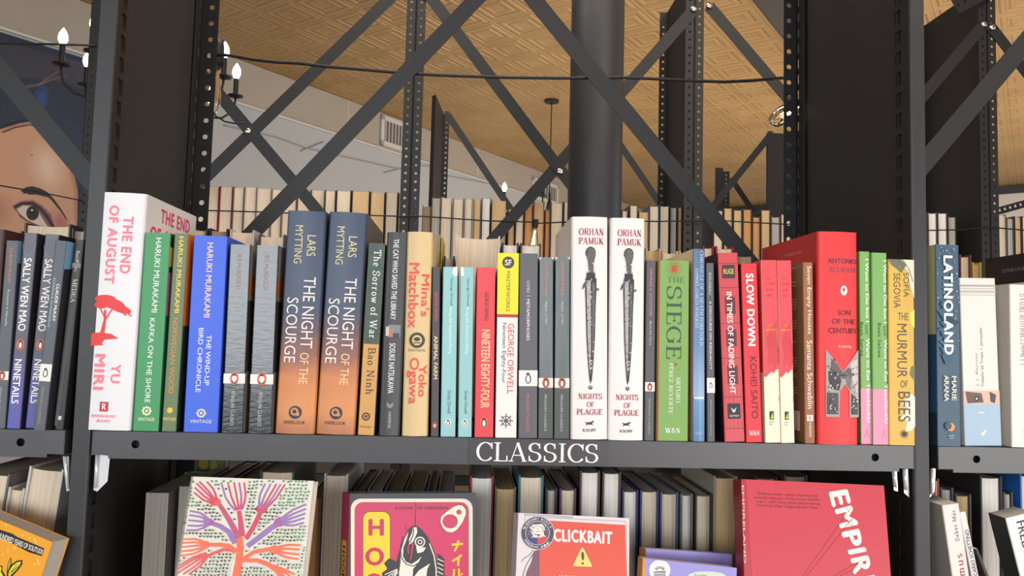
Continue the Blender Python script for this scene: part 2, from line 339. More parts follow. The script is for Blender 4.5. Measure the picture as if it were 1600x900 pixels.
# ------------------------------------------------------------------ flat printed artwork
class Art:
    """printed shapes lying on a surface; mp(u, v, off) gives the point, off = how far proud of the surface"""
    def __init__(s, mp, asp=1.0, rough=0.5): s.mb = MB(); s.mp = mp; s.k = 0; s.asp = asp; s.rough = rough; s.cuts = 0
    def off(s): s.k += 1; return 0.00012 + s.k * 0.000012
    def put(s, pts, faces, c):
        o = s.off(); m = c if not isinstance(c, tuple) else mat(c, s.rough)
        if s.cuts and max(p[0] for p in pts) - min(p[0] for p in pts) > .12:
            bm = bmesh.new(); V = [bm.verts.new((p[0], p[1], 0)) for p in pts]
            for f in faces:
                try: bm.faces.new([V[i] for i in f])
                except ValueError: pass
            for i in range(1, s.cuts): bmesh.ops.bisect_plane(bm, geom=bm.verts[:] + bm.edges[:] + bm.faces[:], plane_co=(i / s.cuts, 0, 0), plane_no=(1, 0, 0))
            bm.verts.index_update(); pts = [(v.co.x, v.co.y) for v in bm.verts]; faces = [tuple(v.index for v in f.verts) for f in bm.faces]; bm.free()
        s.mb.add([s.mp(p[0], p[1], o) for p in pts], faces, m)
    def poly(s, pts, c): s.put(pts, [tuple(range(len(pts)))], c)
    def rect(s, u0, u1, v0, v1, c): s.poly([(u0, v0), (u1, v0), (u1, v1), (u0, v1)], c)
    def ell(s, u, v, ru, c, rv=None, rot=0, n=20):
        rv = ru if rv is None else rv; a = s.asp; cr, sr = math.cos(rot), math.sin(rot); P = []
        for i in range(n):
            x = ru * math.cos(2 * math.pi * i / n); y = rv * math.sin(2 * math.pi * i / n)
            P.append((u + x * cr - y * sr, v + (x * sr + y * cr) * a))
        s.poly(P, c)
    def ring(s, u, v, r0, r1, c, n=28):
        a = s.asp; P = [(u + r * math.cos(2 * math.pi * i / n), v + r * math.sin(2 * math.pi * i / n) * a) for r in (r0, r1) for i in range(n)]
        s.put(P, [(i, (i + 1) % n, n + (i + 1) % n, n + i) for i in range(n)], c)
    def line(s, pts, w, c, w1=None):
        a = s.asp; q = [(p[0], p[1] / a) for p in pts]; n = max(1, len(q) - 1); w1 = w if w1 is None else w1
        v, f = band2d(q, lambda i, dx, dy: w + (w1 - w) * i / n)
        s.put([(p[0], p[1] * a) for p in v], f, c)
    def text(s, kind, txt, u0, u1, v0, v1, c, style='n', ang=0):
        for vs, fs in text2d(txt, style):
            P = []
            for x, y in vs:
                if kind == 'r': p = (u0 + (u1 - u0) * y, v0 + (v1 - v0) * x)
                elif kind == 'l': p = (u1 - (u1 - u0) * y, v1 - (v1 - v0) * x)
                else: p = (u0 + (u1 - u0) * x, v1 - (v1 - v0) * y)
                P.append(p)
            if ang:
                cu, cv = (u0 + u1) / 2, (v0 + v1) / 2; c_, s_ = math.cos(ang), math.sin(ang)
                P = [(cu + (p[0] - cu) * c_ - (p[1] - cv) / s.asp * s_, cv + ((p[0] - cu) * s_ * s.asp + (p[1] - cv) * c_)) for p in P]
            s.put(P, fs, c)
    def qtext(s, txt, q, c, style='n'):
        """text stretched onto a quad given as top-left, top-right, bottom-left, bottom-right"""
        a, b, d, e = q
        for vs, fs in text2d(txt, style):
            s.put([((a[0] * (1 - x) + b[0] * x) * y + (d[0] * (1 - x) + e[0] * x) * (1 - y), (a[1] * (1 - x) + b[1] * x) * y + (d[1] * (1 - x) + e[1] * x) * (1 - y)) for x, y in vs], fs, c)
    def penguin(s, u, v, r, bg=(226, 98, 50), rot=0.5 * math.pi, body=(30, 28, 32)):
        """small bird standing along the spine inside an oval"""
        if bg: s.ell(u, v, r * 1.0, bg, r * 1.45)
        def q(x, y): return (u + (x) * r, v + (y) * r * s.asp)
        s.poly([q(-.15, -1.15), q(.2, -1.1), q(.3, -.8), q(.6, -.2), q(.62, .5), q(.3, 1.05), q(-.3, 1.1), q(-.6, .5), q(-.55, -.2), q(-.25, -.7), q(-.55, -.85)], body)
        s.poly([q(-.1, -.6), q(.2, -.5), q(.38, .1), q(.3, .7), q(-.1, .95), q(-.38, .5), q(-.35, -.1)], (240, 236, 230))
    def build(s, name, parent, label=None):
        o = s.mb.build(name, parent)
        if label: o['label'] = label
        return o

# ------------------------------------------------------------------ books
BOOKS = []
def book_mesh(t, h, d, hard, spine, left, right, pages, root, bulge=0.0, fore=0.0, inner=None, n=12, shear=0.0):
    c = 0.0022 if hard else 0.0006
    c = min(c, t * .2); r = min(0.0014 if not hard else 0.004, t * .25); o = 0.003 if hard else 0.0003
    out = [(-t / 2, d)]
    out += [(-t / 2 + r - r * math.cos(a), r - r * math.sin(a)) for a in [i * math.pi / 2 / 3 for i in range(4)]]
    if bulge > .0002:
        k = n; out += [(-t / 2 + r + (t - 2 * r) * i / k, -bulge * math.sin(math.pi * i / k)) for i in range(1, k)]
    out += [(t / 2 - r + r * math.sin(a), r - r * math.cos(a)) for a in [i * math.pi / 2 / 3 for i in range(4)]]
    out += [(t / 2, d)]
    no = len(out)
    inn = [(t / 2 - c, d), (t / 2 - c, c + r * .5), (t / 2 - c - r * .5, c), (-t / 2 + c + r * .5, c), (-t / 2 + c, c + r * .5), (-t / 2 + c, d)]
    prof = [(x + shear * y / d, y) for x, y in out + inn]
    mb = MB(); sl, sr, ss = left or spine, right or spine, spine; im = inner or mat((222, 216, 206), 0.7)
    def sm(i):
        if i == 0: return sl
        if i < no - 2: return ss
        if i == no - 2: return sr
        return im
    mb.prism(prof, 0, h, ss if not hard else ss, sm)
    cov = mb.build('cover', root)
    # page block
    pb = MB(); x0, x1 = -t / 2 + c + .0001, t / 2 - c - .0001; yb = d - (0.0035 if hard else 0.0006); y0 = c + r * .5 + .0005
    k = 8 if fore else 1
    prof = [(x1, y0), (x1, yb)] + [(x1 + (x0 - x1) * i / k, yb - fore * math.sin(math.pi * i / k)) for i in range(1, k)] + [(x0, yb), (x0, y0)]
    prof = [(x + shear * y / d, y) for x, y in prof]
    pb.prism(prof, o, h - o, paper(PAGES[pages] if isinstance(pages, str) else pages))
    pb.build('page_block', root)
    return cov
def ink(root, t, h, items, name='spine_lettering', bulge=0.0, side=None, d=.13, rough=.5):
    if side is None:
        def mp(u, v, o):
            x = (u - .5) * t; return (x, -bulge * math.cos(math.pi * max(-.5, min(.5, u - .5))) - o, h * (1 - v))
        asp = t / h
    elif side == 'R':
        mp = lambda u, v, o: (t / 2 + o, u * d, h * (1 - v)); asp = d / h
    else:
        mp = lambda u, v, o: (-t / 2 - o, (1 - u) * d, h * (1 - v)); asp = d / h
    cnt = 0; parts = {}
    for it in items:
        k = it[0]; nm = (name if side is not None else {'r': name, 'h': name, 'l': name, 'pg': 'bird_emblem'}.get(k, 'printed_design'))
        A = Art(mp, asp, rough); A.cuts = 12 if bulge > 0 else 0; A.k = cnt
        if k in 'rhl': A.text(k, it[1], *it[2:6], it[6], it[7] if len(it) > 7 else 'n')
        elif k == 'R': A.rect(*it[1:5], it[5])
        elif k == 'E': A.ell(it[1], it[2], it[3], it[4], *(it[5:]))
        elif k == 'O': A.ring(*it[1:])
        elif k == 'P': A.poly(it[1], it[2])
        elif k == 'L': A.line(it[1], it[2], it[3])
        elif k == 'pg': A.penguin(*it[1:])
        cnt = A.k; zs_ = [v[2] for v in A.mb.v]
        parts.setdefault(nm, []).append([min(zs_), max(zs_), [A.mb]])
    for nm, L in parts.items():
        L.sort(key=lambda p: p[0]); out = []
        for p in L:
            if out and p[0] < out[-1][1] + .012: out[-1][1] = max(out[-1][1], p[1]); out[-1][2] += p[2]
            else: out.append(p)
        for p in out:
            M_ = MB()
            for m_ in p[2]:
                b_ = len(M_.v); M_.v += m_.v
                for f, q in zip(m_.f, m_.m): M_.f.append([i + b_ for i in f]); M_.m.append(M_.mi(m_.mats[q]))
            M_.build(nm, root)
def rim(c): return tuple(int(v * .93) for v in c)
def place(kind, label, BL, BR, TL, TR, zs, yaw=0, d=.13, cat='book', group=None, gap=.0006):
    """root at the bottom centre of the visible narrow face; BL.. are points on that face"""
    t = ((BR - BL).length + (TR - TL).length) / 2 - gap
    tc = (TL + TR) / 2; bc = (BL + BR) / 2; ax = (tc - bc); lean = math.atan2(ax.x, ax.z)
    h = (tc.z - zs) / math.cos(lean)
    k = (zs - bc.z) / ax.z; b = bc + ax * k
    lift = abs(math.sin(lean)) * t / 2 + .0005
    if yaw == math.pi: loc = Vector((b.x, b.y + d, zs + lift)); rot = (0, -lean, math.pi)
    else: loc = Vector((b.x, b.y, zs + lift)); rot = (0, lean, yaw)
    h -= lift
    root = empty(kind, loc, rot); tag(root, label, cat, group); return root, t, h
def spine_book(label, q, zs, Y=0.0, d=.13, hard=False, spine=(200, 200, 200), left=None, right=None, pages='c', items=None, bulge=0.0,
               rough=.45, sideR=None, sideL=None, mats=None, group=None, yb=None):
    blx, brx, tlx, trx, yt = q[:5]; yb = yb or pj((at((blx + brx) / 2, 684, Y).x, Y, zs))[1]
    root, t, h = place('hardcover_book' if hard else 'paperback_book', label, at(blx, yb, Y), at(brx, yb, Y), at(tlx, yt, Y), at(trx, yt, Y), zs, 0, d, group=group)
    sm = mats(h) if mats else (mat(spine, rough) if isinstance(spine, tuple) else spine)
    cv = lambda c: None if c is None else (mat(c, rough) if isinstance(c, tuple) else c)
    book_mesh(t, h, d, hard, sm, cv(left), cv(right), pages, root, bulge=bulge)
    if items: ink(root, t, h, items, bulge=bulge)
    if sideR: ink(root, t, h, sideR, 'front_cover_print', side='R', d=d)
    if sideL: ink(root, t, h, sideL, 'back_cover_print', side='L', d=d)
    return root
def fore_book(label, x0, x1, yt, Y, zs, d=.14, cover=(60, 50, 50), pages='c', hard=True, lean=0.0, fore=.004, group=None, right=None):
    """book standing with its page edges towards the viewer"""
    TL = at(x0, yt, Y); TR = at(x1, yt, Y); TR.z = TL.z = (TL.z + TR.z) / 2
    dx = math.tan(lean) * (TL.z - zs); D = Vector((dx, 0, TL.z - zs))
    root, t, h = place('hardcover_book' if hard else 'paperback_book', label, TL - D, TR - D, TL, TR, zs, math.pi, d, group=group, gap=.0008)
    c = mat(cover, .45)
    book_mesh(t, h, d, hard, c, (mat(right, .45) if right else c), c, pages, root, fore=fore, inner=mat(rim(cover), .6) if hard else None)
    return root

ZS = 1.394; ZL = 1.10; Z2 = 1.73

# ================================================================== THE ROOM
ang = math.radians(37.5)
DIR = Vector((math.sin(ang), math.cos(ang), 0)); PER = Vector((math.cos(ang), -math.sin(ang), 0))
CEIL = 3.96
WA = atz(400, 103, CEIL)
def wallpt(px, py, off=0.0): return atp(px, py, WA + PER * off, PER)
RM = Matrix.Identity(3); RM.col[0] = PER; RM.col[1] = DIR; RM = RM.to_4x4()
def room_box(name, p, a, b, m, kind='structure'):
    """box in building axes, p origin; a, b corners as (across, along, up)"""
    mb = MB(); mb.box(a, b, m); o = mb.build(name); o.matrix_world = Matrix.Translation(Vector((p.x, p.y, 0))) @ RM
    o['kind'] = kind; return o
# tin ceiling: concentric raised squares in every 0.36 m panel
def tin_material():
    m = bpy.data.materials.new('stamped_tin_ceiling'); m.use_nodes = True; nt = m.node_tree; N = nt.nodes; L = nt.links
    b = N['Principled BSDF']; b.inputs['Roughness'].default_value = .42; b.inputs['Metallic'].default_value = .35
    tc = N.new('ShaderNodeTexCoord'); sp = N.new('ShaderNodeSeparateXYZ'); L.new(tc.outputs['Object'], sp.inputs[0])
    def mth(op, a, b_=None, c=None):
        n = N.new('ShaderNodeMath'); n.operation = op
        for i, v in enumerate((a, b_, c)):
            if v is None: continue
            if isinstance(v, (int, float)): n.inputs[i].default_value = v
            else: L.new(v, n.inputs[i])
        return n.outputs[0]
    P = .36
    def cell(s, ph):
        f = mth('FRACT', mth('DIVIDE', mth('ADD', s, ph), P)); return mth('MULTIPLY', mth('ABSOLUTE', mth('SUBTRACT', f, .5)), 2)
    u = cell(sp.outputs['X'], TILE_PH[0]); v = cell(sp.outputs['Y'], TILE_PH[1])
    mx = mth('MAXIMUM', u, v)
    r = N.new('ShaderNodeValToRGB'); r.color_ramp.interpolation = 'LINEAR'; el = r.color_ramp.elements
    st = [(0, .35), (.28, .35), (.36, .8), (.46, .8), (.54, .2), (.60, .2), (.68, .95), (.80, .95), (.88, .25), (.93, .25), (.96, .6), (1, .6)]
    el[0].position = 0; el[0].color = (st[0][1],) * 3 + (1,); el[1].position = 1; el[1].color = (st[-1][1],) * 3 + (1,)
    for p, q in st[1:-1]:
        e = el.new(p); e.color = (q, q, q, 1)
    L.new(mx, r.inputs[0])
    bp = N.new('ShaderNodeBump'); bp.inputs['Strength'].default_value = .8; bp.inputs['Distance'].default_value = .014
    L.new(r.outputs[0], bp.inputs['Height']); L.new(bp.outputs[0], b.inputs['Normal'])
    no = N.new('ShaderNodeTexNoise'); no.inputs['Scale'].default_value = 1.3; no.inputs['Detail'].default_value = 5; L.new(tc.outputs['Object'], no.inputs['Vector'])
    cr = N.new('ShaderNodeValToRGB'); cr.color_ramp.elements[0].color = lin((168, 132, 84)); cr.color_ramp.elements[1].color = lin((190, 153, 100))
    cr.color_ramp.elements[0].position = .3; cr.color_ramp.elements[1].position = .75
    L.new(no.outputs['Fac'], cr.inputs[0]); L.new(cr.outputs[0], b.inputs['Base Color']); return m
TILE_PH = ((4.17 + .18 + WA.dot(PER)) % .36, (-3.10 + .18 + WA.dot(DIR)) % .36)
tin = tin_material()
CE = room_box('ceiling', WA, (-.3, -14, CEIL), (18, 18, CEIL + .06), tin)
room_box('floor', WA, (-.3, -14, -.06), (18, 18, 0), mat((120, 96, 74), .5, noise=.25, nscale=3, name='worn_wood_floor', stretch=(8, 1, 1)))
WHITE = mat((176, 178, 180), .7, noise=.05, nscale=2, name='pale_grey_plaster'); SOF = mat((168, 158, 146), .55, noise=.1, nscale=3, name='beige_grey_soffit')
room_box('wall_left', WA, (-.3, -14, 0), (0, 18, CEIL), WHITE)
room_box('trim_1', WA, (0, -14, 3.555), (.012, 12, CEIL - .004), SOF)
room_box('trim_2', WA, (.012, -14, 3.550), (.03, 12, 3.568), mat((206, 202, 196), .4, name='pale_cornice'))
EN = atz(1580, 290, CEIL)
ea = (EN - WA).dot(DIR)
room_box('wall_back', WA, (0, ea, 0), (18, ea + .2, CEIL), mat((214, 208, 198), .7, noise=.04, nscale=2, name='cream_end_wall'))
room_box('trim_3', WA, (.02, ea - .04, CEIL - .12), (18, ea, CEIL - .004), mat((50, 50, 50), .5, name='dark_end_trim'))
# joints between the soffit sheets
for px in (247, 541, 670, 745):
    p = wallpt(px, 150 + (px - 400) * .33); s = (p - WA).dot(DIR)
    room_box('trim_4', WA, (.012, s - .006, 3.58), (.016, s + .006, CEIL - .01), mat((196, 190, 182), .5))
# black duct running under the ceiling
dp = atz(1172, 0, CEIL - .30); da = (dp - WA).dot(PER); dq = (atz(1330, 205, CEIL - .3) - WA).dot(DIR)
mb = MB(); mb.box((da, -6, CEIL - .30), (da + .34, dq, CEIL - .004), mat((52, 44, 40), .6, name='dark_brown_duct')); o = mb.build('ceiling_duct', bevel=.02)
o.matrix_world = Matrix.Translation(Vector((WA.x, WA.y, 0))) @ RM; tag(o, 'dark brown boxed duct running under the tin ceiling at upper right', 'duct')
# thin lines on the plaster
for k, pts in enumerate([[(350, 196), (430, 214), (480, 232), (560, 250), (640, 268)], [(470, 236), (505, 222)], [(600, 270), (650, 258), (690, 262)], [(700, 275), (780, 290), (850, 302)]]):
    mb = MB(); mb.tube([wallpt(x, y, .008) for x, y in pts], .006, mat((150, 150, 152), .7, name='painted_pipe'), 6)
    tag(mb.build('wall_pipe'), ['long thin grey pipe run across the pale wall left of the twin posts', 'short grey pipe stub branching up on the pale wall', 'short bent grey pipe behind the twin black posts', 'grey pipe low on the pale wall right of the twin posts'][k], 'pipe')
# air vents in the soffit
def vent(px, py, w, h, label):
    p = wallpt(px, py); s = (p - WA).dot(DIR)
    r = empty('air_vent', (0, 0, 0)); r.matrix_world = Matrix.Translation(Vector((WA.x, WA.y, 0))) @ RM @ Matrix.Translation((.014, s, p.z)); tag(r, label, 'vent')
    f = MB(); fm = mat((204, 200, 194), .4); b = .05
    for a0, a1, b0, b1 in ((-w / 2, w / 2, h / 2 - b, h / 2), (-w / 2, w / 2, -h / 2, -h / 2 + b), (-w / 2, -w / 2 + b, -h / 2, h / 2), (w / 2 - b, w / 2, -h / 2, h / 2)):
        f.box((0, a0, b0), (.02, a1, b1), fm)
    f.build('vent_frame', r)
    g = MB(); g.box((0, -w / 2 + b, -h / 2 + b), (.004, w / 2 - b, h / 2 - b), mat((96, 92, 90), .7)); g.build('vent_recess', r)
    for i in range(9):
        q = MB(); y = -w / 2 + b + (w - 2 * b) * (i + .5) / 9; q.box((.004, y - .012, -h / 2 + b), (.016, y + .012, h / 2 - b), mat((168, 164, 160), .5)); q.build('louver', r)
vent(620, 212, .56, .33, 'white framed louvred air vent on the beige soffit left of the twin posts')
vent(850, 300, .72, .3, 'distant white framed vent partly hidden by the round column')

# mural: a painted woman's face under a dark hat
mo = wallpt(60, 230, .02)
mb = MB(); ms0 = (wallpt(-120, 200) - WA).dot(DIR); ms1 = (wallpt(245, 200) - WA).dot(DIR)
mur = empty('portrait_mural'); tag(mur, 'large painted mural of a woman with dark hair, brow and eye on the left wall', 'mural')
mb.box((.0, ms0, 1.2), (.02, ms1, 3.53), mat((34, 42, 66), .5, noise=.35, nscale=2.2, name='painted_dark_blue_hair')); b_ = mb.build('panel', mur)
b_.matrix_world = Matrix.Translation(Vector((WA.x, WA.y, 0))) @ RM
A = Art(lambda u, v, o: wallpt(u, v, .02 + o * 12), 1, .55)
skin = mat((206, 158, 128), .6, noise=.10, nscale=1.2, name='painted_skin')
A.poly([(-118, 70), (-60, 66), (0, 62), (60, 80), (130, 98), (240, 130), (238, 180), (170, 150), (90, 128), (30, 120), (-40, 118), (-118, 122)], mat((58, 58, 74), .5, noise=.4, nscale=3))
A.line([(20, 140), (60, 132), (90, 112), (118, 96)], 5, (96, 82, 84), 1); A.line([(58, 134), (82, 124), (106, 118)], 3, (110, 92, 90), .6)
A.ell(62, 158, 13, (38, 58, 108), 26, .3); A.ell(63, 160, 7, (44, 72, 132), 18, .3)
FACE = [(-118, 210), (-60, 202), (0, 198), (30, 192), (48, 189), (62, 204), (84, 224), (104, 248), (116, 272), (122, 300), (121, 330), (124, 372), (120, 420), (110, 470), (60, 500), (-118, 500)]
A.poly(FACE, (168, 118, 98))
for k in range(1, 7): A.poly([(60 + (x - 60) * (1 - .022 * k), 300 + (y - 300) * (1 - .012 * k)) for x, y in FACE], tuple(int(a + (b - a) * k / 6) for a, b in zip((168, 118, 98), (206, 158, 128))))
A.poly([(60 + (x - 60) * .862, 300 + (y - 300) * .92) for x, y in FACE], skin)
for k in range(12): A.ell(74, 262, 34 - k * 2.4, tuple(int(a + (b - a) * k / 11) for a, b in zip((207, 160, 130), (228, 194, 170))), 48 - k * 3.2, -.25, 28)
for k in range(8): A.ell(-6, 330, 30 - k * 3, tuple(int(a + (b - a) * k / 7) for a, b in zip((204, 155, 126), (186, 132, 110))), 34 - k * 3.4, .2, 24)
for k in range(6): A.ell(96, 352, 15 - k * 2, tuple(int(a + (b - a) * k / 5) for a, b in zip((200, 150, 124), (176, 112, 104))), 26 - k * 3, -.3, 20)
A.line([(36, 300), (44, 296), (56, 296), (70, 301), (82, 311), (92, 324), (100, 336), (104, 344)], 7, (44, 32, 34), 1.5)
A.poly([(33, 299), (40, 293), (50, 291), (62, 294), (74, 300), (82, 309), (70, 307), (58, 304), (46, 304)], (36, 28, 32))
for k in range(5): A.poly([(20 - 2 + k, 326 - 4 + k * .8), (36, 313 + k * .8), (52, 311 + k), (66, 320 + k * .8), (80, 334 + k * .4), (88 - k * 1.4, 356), (74, 354), (50, 346), (34, 338)], tuple(int(a + (b - a) * k / 4) for a, b in zip((190, 138, 118), (138, 86, 98))))
A.poly([(26, 327), (36, 321), (50, 322), (60, 330), (68, 344), (76, 356), (58, 351), (42, 343), (32, 335)], (216, 198, 190))
A.line([(22, 324), (34, 317.5), (50, 317.5), (62, 325), (74, 339), (84, 356)], 4.5, (48, 28, 44), 5.5)
A.ell(51, 333, 10, (58, 34, 36), 11.5); A.ell(51, 333, 7.5, (34, 20, 24), 9); A.ell(51, 333, 4.2, (12, 9, 12), 5); A.ell(50, 328.5, 1.5, (244, 244, 244))
A.line([(30, 336), (44, 346), (60, 353), (74, 357)], 2, (120, 74, 76), 1.2)
A.ell(50, 242, 1.2, (140, 90, 72))
A.line([(4, 207), (24, 199), (46, 195), (62, 199)], 2, (66, 50, 50), 1); A.line([(-30, 204), (0, 200), (30, 191), (50, 188)], 3.5, (30, 32, 48), 2)
A.build('painted_face', mur)

# ================================================================== SHELVING
def frame_post(root, name, X, Y, z0, z1, sx, m, hz=(1.0, 2.1), wflange=.017, front=True):
    """front post: narrow flange and a slotted web running back"""
    pass
RUN = tag(empty('shelving_rack', (0, 0, 0)), 'near black steel shelving run holding the books in front, with crossed back braces', 'shelving')
TOPZ = 2.35
def near_frame(xo, xi, xb0, xb1, sgn, detail=True, back=True):
    """xo/xi outer and inner edge of the front flange, xb0/xb1 the back flange"""
    a, b = sorted((xo, xi)); p = MB()
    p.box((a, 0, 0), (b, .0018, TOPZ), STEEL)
    o = p.build('front_post', RUN)
    w = MB(); X = xi; xbk = max(xb0, xb1) if sgn > 0 else min(xb0, xb1)
    dirv = Vector((xbk - X, .33, 0)).normalized()
    # slotted web then panel then rear web, following the frame line front to back
    def at_(s_, off=0): return Vector((X, 0, 0)) + dirv * s_ + Vector((0, 0, 0))
    flip = -1 if sgn > 0 else 1
    # webs
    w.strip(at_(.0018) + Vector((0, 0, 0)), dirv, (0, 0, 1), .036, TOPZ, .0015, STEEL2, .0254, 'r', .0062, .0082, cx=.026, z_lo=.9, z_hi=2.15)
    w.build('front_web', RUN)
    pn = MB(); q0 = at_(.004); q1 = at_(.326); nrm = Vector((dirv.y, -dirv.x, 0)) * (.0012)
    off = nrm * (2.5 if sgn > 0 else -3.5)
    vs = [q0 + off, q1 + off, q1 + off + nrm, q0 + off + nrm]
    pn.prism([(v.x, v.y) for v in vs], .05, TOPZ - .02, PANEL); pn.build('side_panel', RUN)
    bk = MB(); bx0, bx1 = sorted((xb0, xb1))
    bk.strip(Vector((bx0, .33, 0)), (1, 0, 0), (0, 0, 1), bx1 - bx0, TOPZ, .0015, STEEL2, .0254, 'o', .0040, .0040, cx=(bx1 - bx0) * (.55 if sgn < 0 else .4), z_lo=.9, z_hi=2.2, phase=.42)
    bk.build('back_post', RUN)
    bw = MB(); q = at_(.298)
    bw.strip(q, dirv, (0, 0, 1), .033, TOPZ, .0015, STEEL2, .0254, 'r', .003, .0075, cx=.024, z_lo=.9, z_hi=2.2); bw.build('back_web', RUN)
near_frame(-.4139, -.3985, -.421, -.397, -1)
near_frame(.5257, .5110, .4963, .5173, 1)
# outer frames of the neighbouring bays, mostly outside the picture
near_frame(-1.345, -1.33, -1.352, -1.328, -1)
near_frame(1.455, 1.44, 1.427, 1.448, 1)
# rounded nosings on the two visible front posts
for x, s in ((-.3985, 1), (.5110, -1)):
    p = MB(); p.prism([(x + s * .0030 * math.sin(a) , .0030 - .0030 * math.cos(a)) for a in [i * math.pi / 2 / 5 for i in range(6)]] + [(x, .003)], 0, TOPZ, STEEL)
    p.build('post_nosing', RUN, smooth=False)
# cross braces
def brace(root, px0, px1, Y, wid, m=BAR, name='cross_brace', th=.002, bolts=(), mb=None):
    a = at(*px0, Y); b = at(*px1, Y); t = (b - a).normalized(); n = Vector((-t.z, 0, t.x)) * wid / 2
    vs = []
    for y in (0, th):
        vs += [a + n + Vector((0, y, 0)), b + n + Vector((0, y, 0)), b - n + Vector((0, y, 0)), a - n + Vector((0, y, 0))]
    q = MB(); q.add(vs, [(0, 1, 2, 3), (7, 6, 5, 4), (0, 4, 5, 1), (1, 5, 6, 2), (2, 6, 7, 3), (3, 7, 4, 0)], m)
    return q.build(name, root)
def bolt(root, px, Y, r=.008, name='bolt'):
    c = at(*px, Y); q = MB(); q.tube([c + Vector((0, .002, 0)), c + Vector((0, -.003, 0)), c + Vector((0, -.006, 0))], [r, r, r * .55], CHROME, 12); q.build(name, root, smooth=True)
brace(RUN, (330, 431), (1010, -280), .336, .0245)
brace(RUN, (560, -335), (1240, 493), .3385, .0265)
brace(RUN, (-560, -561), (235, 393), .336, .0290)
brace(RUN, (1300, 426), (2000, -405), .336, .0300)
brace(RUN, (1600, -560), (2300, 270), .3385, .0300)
# shelf decks with a folded front beam, notched at both ends and holed near them
def deck(x0, x1, z, name='shelf'):
    q = MB(); H = .0285; y = -.003
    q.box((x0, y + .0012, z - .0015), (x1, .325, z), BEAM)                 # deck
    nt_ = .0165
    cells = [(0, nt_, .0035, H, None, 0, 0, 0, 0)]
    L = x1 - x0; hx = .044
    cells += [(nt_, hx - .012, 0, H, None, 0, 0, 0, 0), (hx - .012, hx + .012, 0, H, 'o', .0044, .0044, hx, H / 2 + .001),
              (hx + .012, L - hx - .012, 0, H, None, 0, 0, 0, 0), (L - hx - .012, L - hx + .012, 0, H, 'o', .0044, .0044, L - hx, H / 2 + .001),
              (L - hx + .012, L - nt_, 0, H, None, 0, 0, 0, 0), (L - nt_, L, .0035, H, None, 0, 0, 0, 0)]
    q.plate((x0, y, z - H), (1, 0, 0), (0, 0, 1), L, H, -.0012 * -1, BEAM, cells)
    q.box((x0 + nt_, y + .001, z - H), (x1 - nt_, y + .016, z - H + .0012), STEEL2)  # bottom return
    for hx_ in (x0 + hx, x1 - hx): q.box((hx_ - .018, y + .010, z - H + .0015), (hx_ + .018, y + .0115, z - .002), BLACK)  # unseen dark plates added behind the beam holes so they look black
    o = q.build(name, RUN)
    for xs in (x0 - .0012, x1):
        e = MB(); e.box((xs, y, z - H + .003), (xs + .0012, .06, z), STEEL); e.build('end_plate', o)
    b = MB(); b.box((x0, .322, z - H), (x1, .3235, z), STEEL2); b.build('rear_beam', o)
for z in (ZS, ZL):
    deck(-.3915, .5055, z); deck(-1.31, -.4215, z); deck(.5355, 1.43, z)
# small bright clips hanging under the beams beside the posts
def clip(pts, label):
    r = tag(empty('price_clip', at(pts[0][0], pts[0][1], .006)), label, 'clip'); o = r.location
    q = MB(); n = len(pts) // 2
    for k in range(2):
        P = [at(x, y, .008 + .012 * k) - o for x, y in pts]
        q.add(P, [tuple(range(len(P)))], CLIP)
    A_ = [at(x, y, .008) - o for x, y in pts]; B_ = [at(x, y, .020) - o for x, y in pts]
    m = len(pts)
    q.add(A_ + B_, [(i, (i + 1) % m, m + (i + 1) % m, m + i) for i in range(m)], CLIP); q.build('folded_plate', r)
    e = MB(); c = at(sum(p[0] for p in pts) / m, sum(p[1] for p in pts) / m, .007) - o
    e.tube([at(pts[0][0] + 3, pts[0][1], .006) - o, at(pts[-1][0] + 3, pts[-1][1] - 4, .006) - o], .0014, CLIP, 8); e.build('clip_rib', r, smooth=True)
clip([(149, 710), (172, 712), (168, 752), (162, 758), (152, 768), (146, 766)], 'wide bright folded metal clip under the shelf beam just right of the left post')
clip([(98, 713), (107, 713), (109, 766), (104, 768)], 'bright metal clip under the left bay beam just left of the left post')
clip([(1393, 735), (1401, 733), (1403, 768), (1397, 766)], 'bright metal clip under the centre beam, outer one near the right post')
clip([(1410, 733), (1419, 733), (1421, 778), (1413, 770)], 'bright metal clip under the centre beam, one beside the right post')
clip([(1454, 733), (1462, 731), (1460, 768), (1453, 777)], 'white metal clip under the right bay beam just right of the right post')
# shelf sign
sg = tag(empty('shelf_sign', (at(834, 700, -.0045))), 'black label strip reading CLASSICS in white serif capitals on the shelf beam', 'sign'); so = sg.location.copy()
q = MB(); p0 = at(734, 683, -.0046); p1 = at(950, 716, -.0046)
q.box((p0.x - so.x, -.0002, ZS - .0265 - so.z), (p1.x - so.x, .0003, ZS - .0012 - so.z), mat((66, 62, 66), .3, name='label_tape')); q.build('label_strip', sg)
A = Art(lambda u, v, o: Vector((u - so.x, -.0003 - o, v - so.z)), 1, .4)
c0 = at(744.5, 699, -.005).x; c1 = at(935, 699, -.005).x
A.text('h', 'CLASSICS', c0, c1, ZS - .0247, ZS - .0034, (244, 238, 240), 's'); A.mb.v = [(v[0], v[1], (2 * ZS - .0281 - 2 * so.z) - v[2]) for v in A.mb.v]
A.build('lettering', sg)

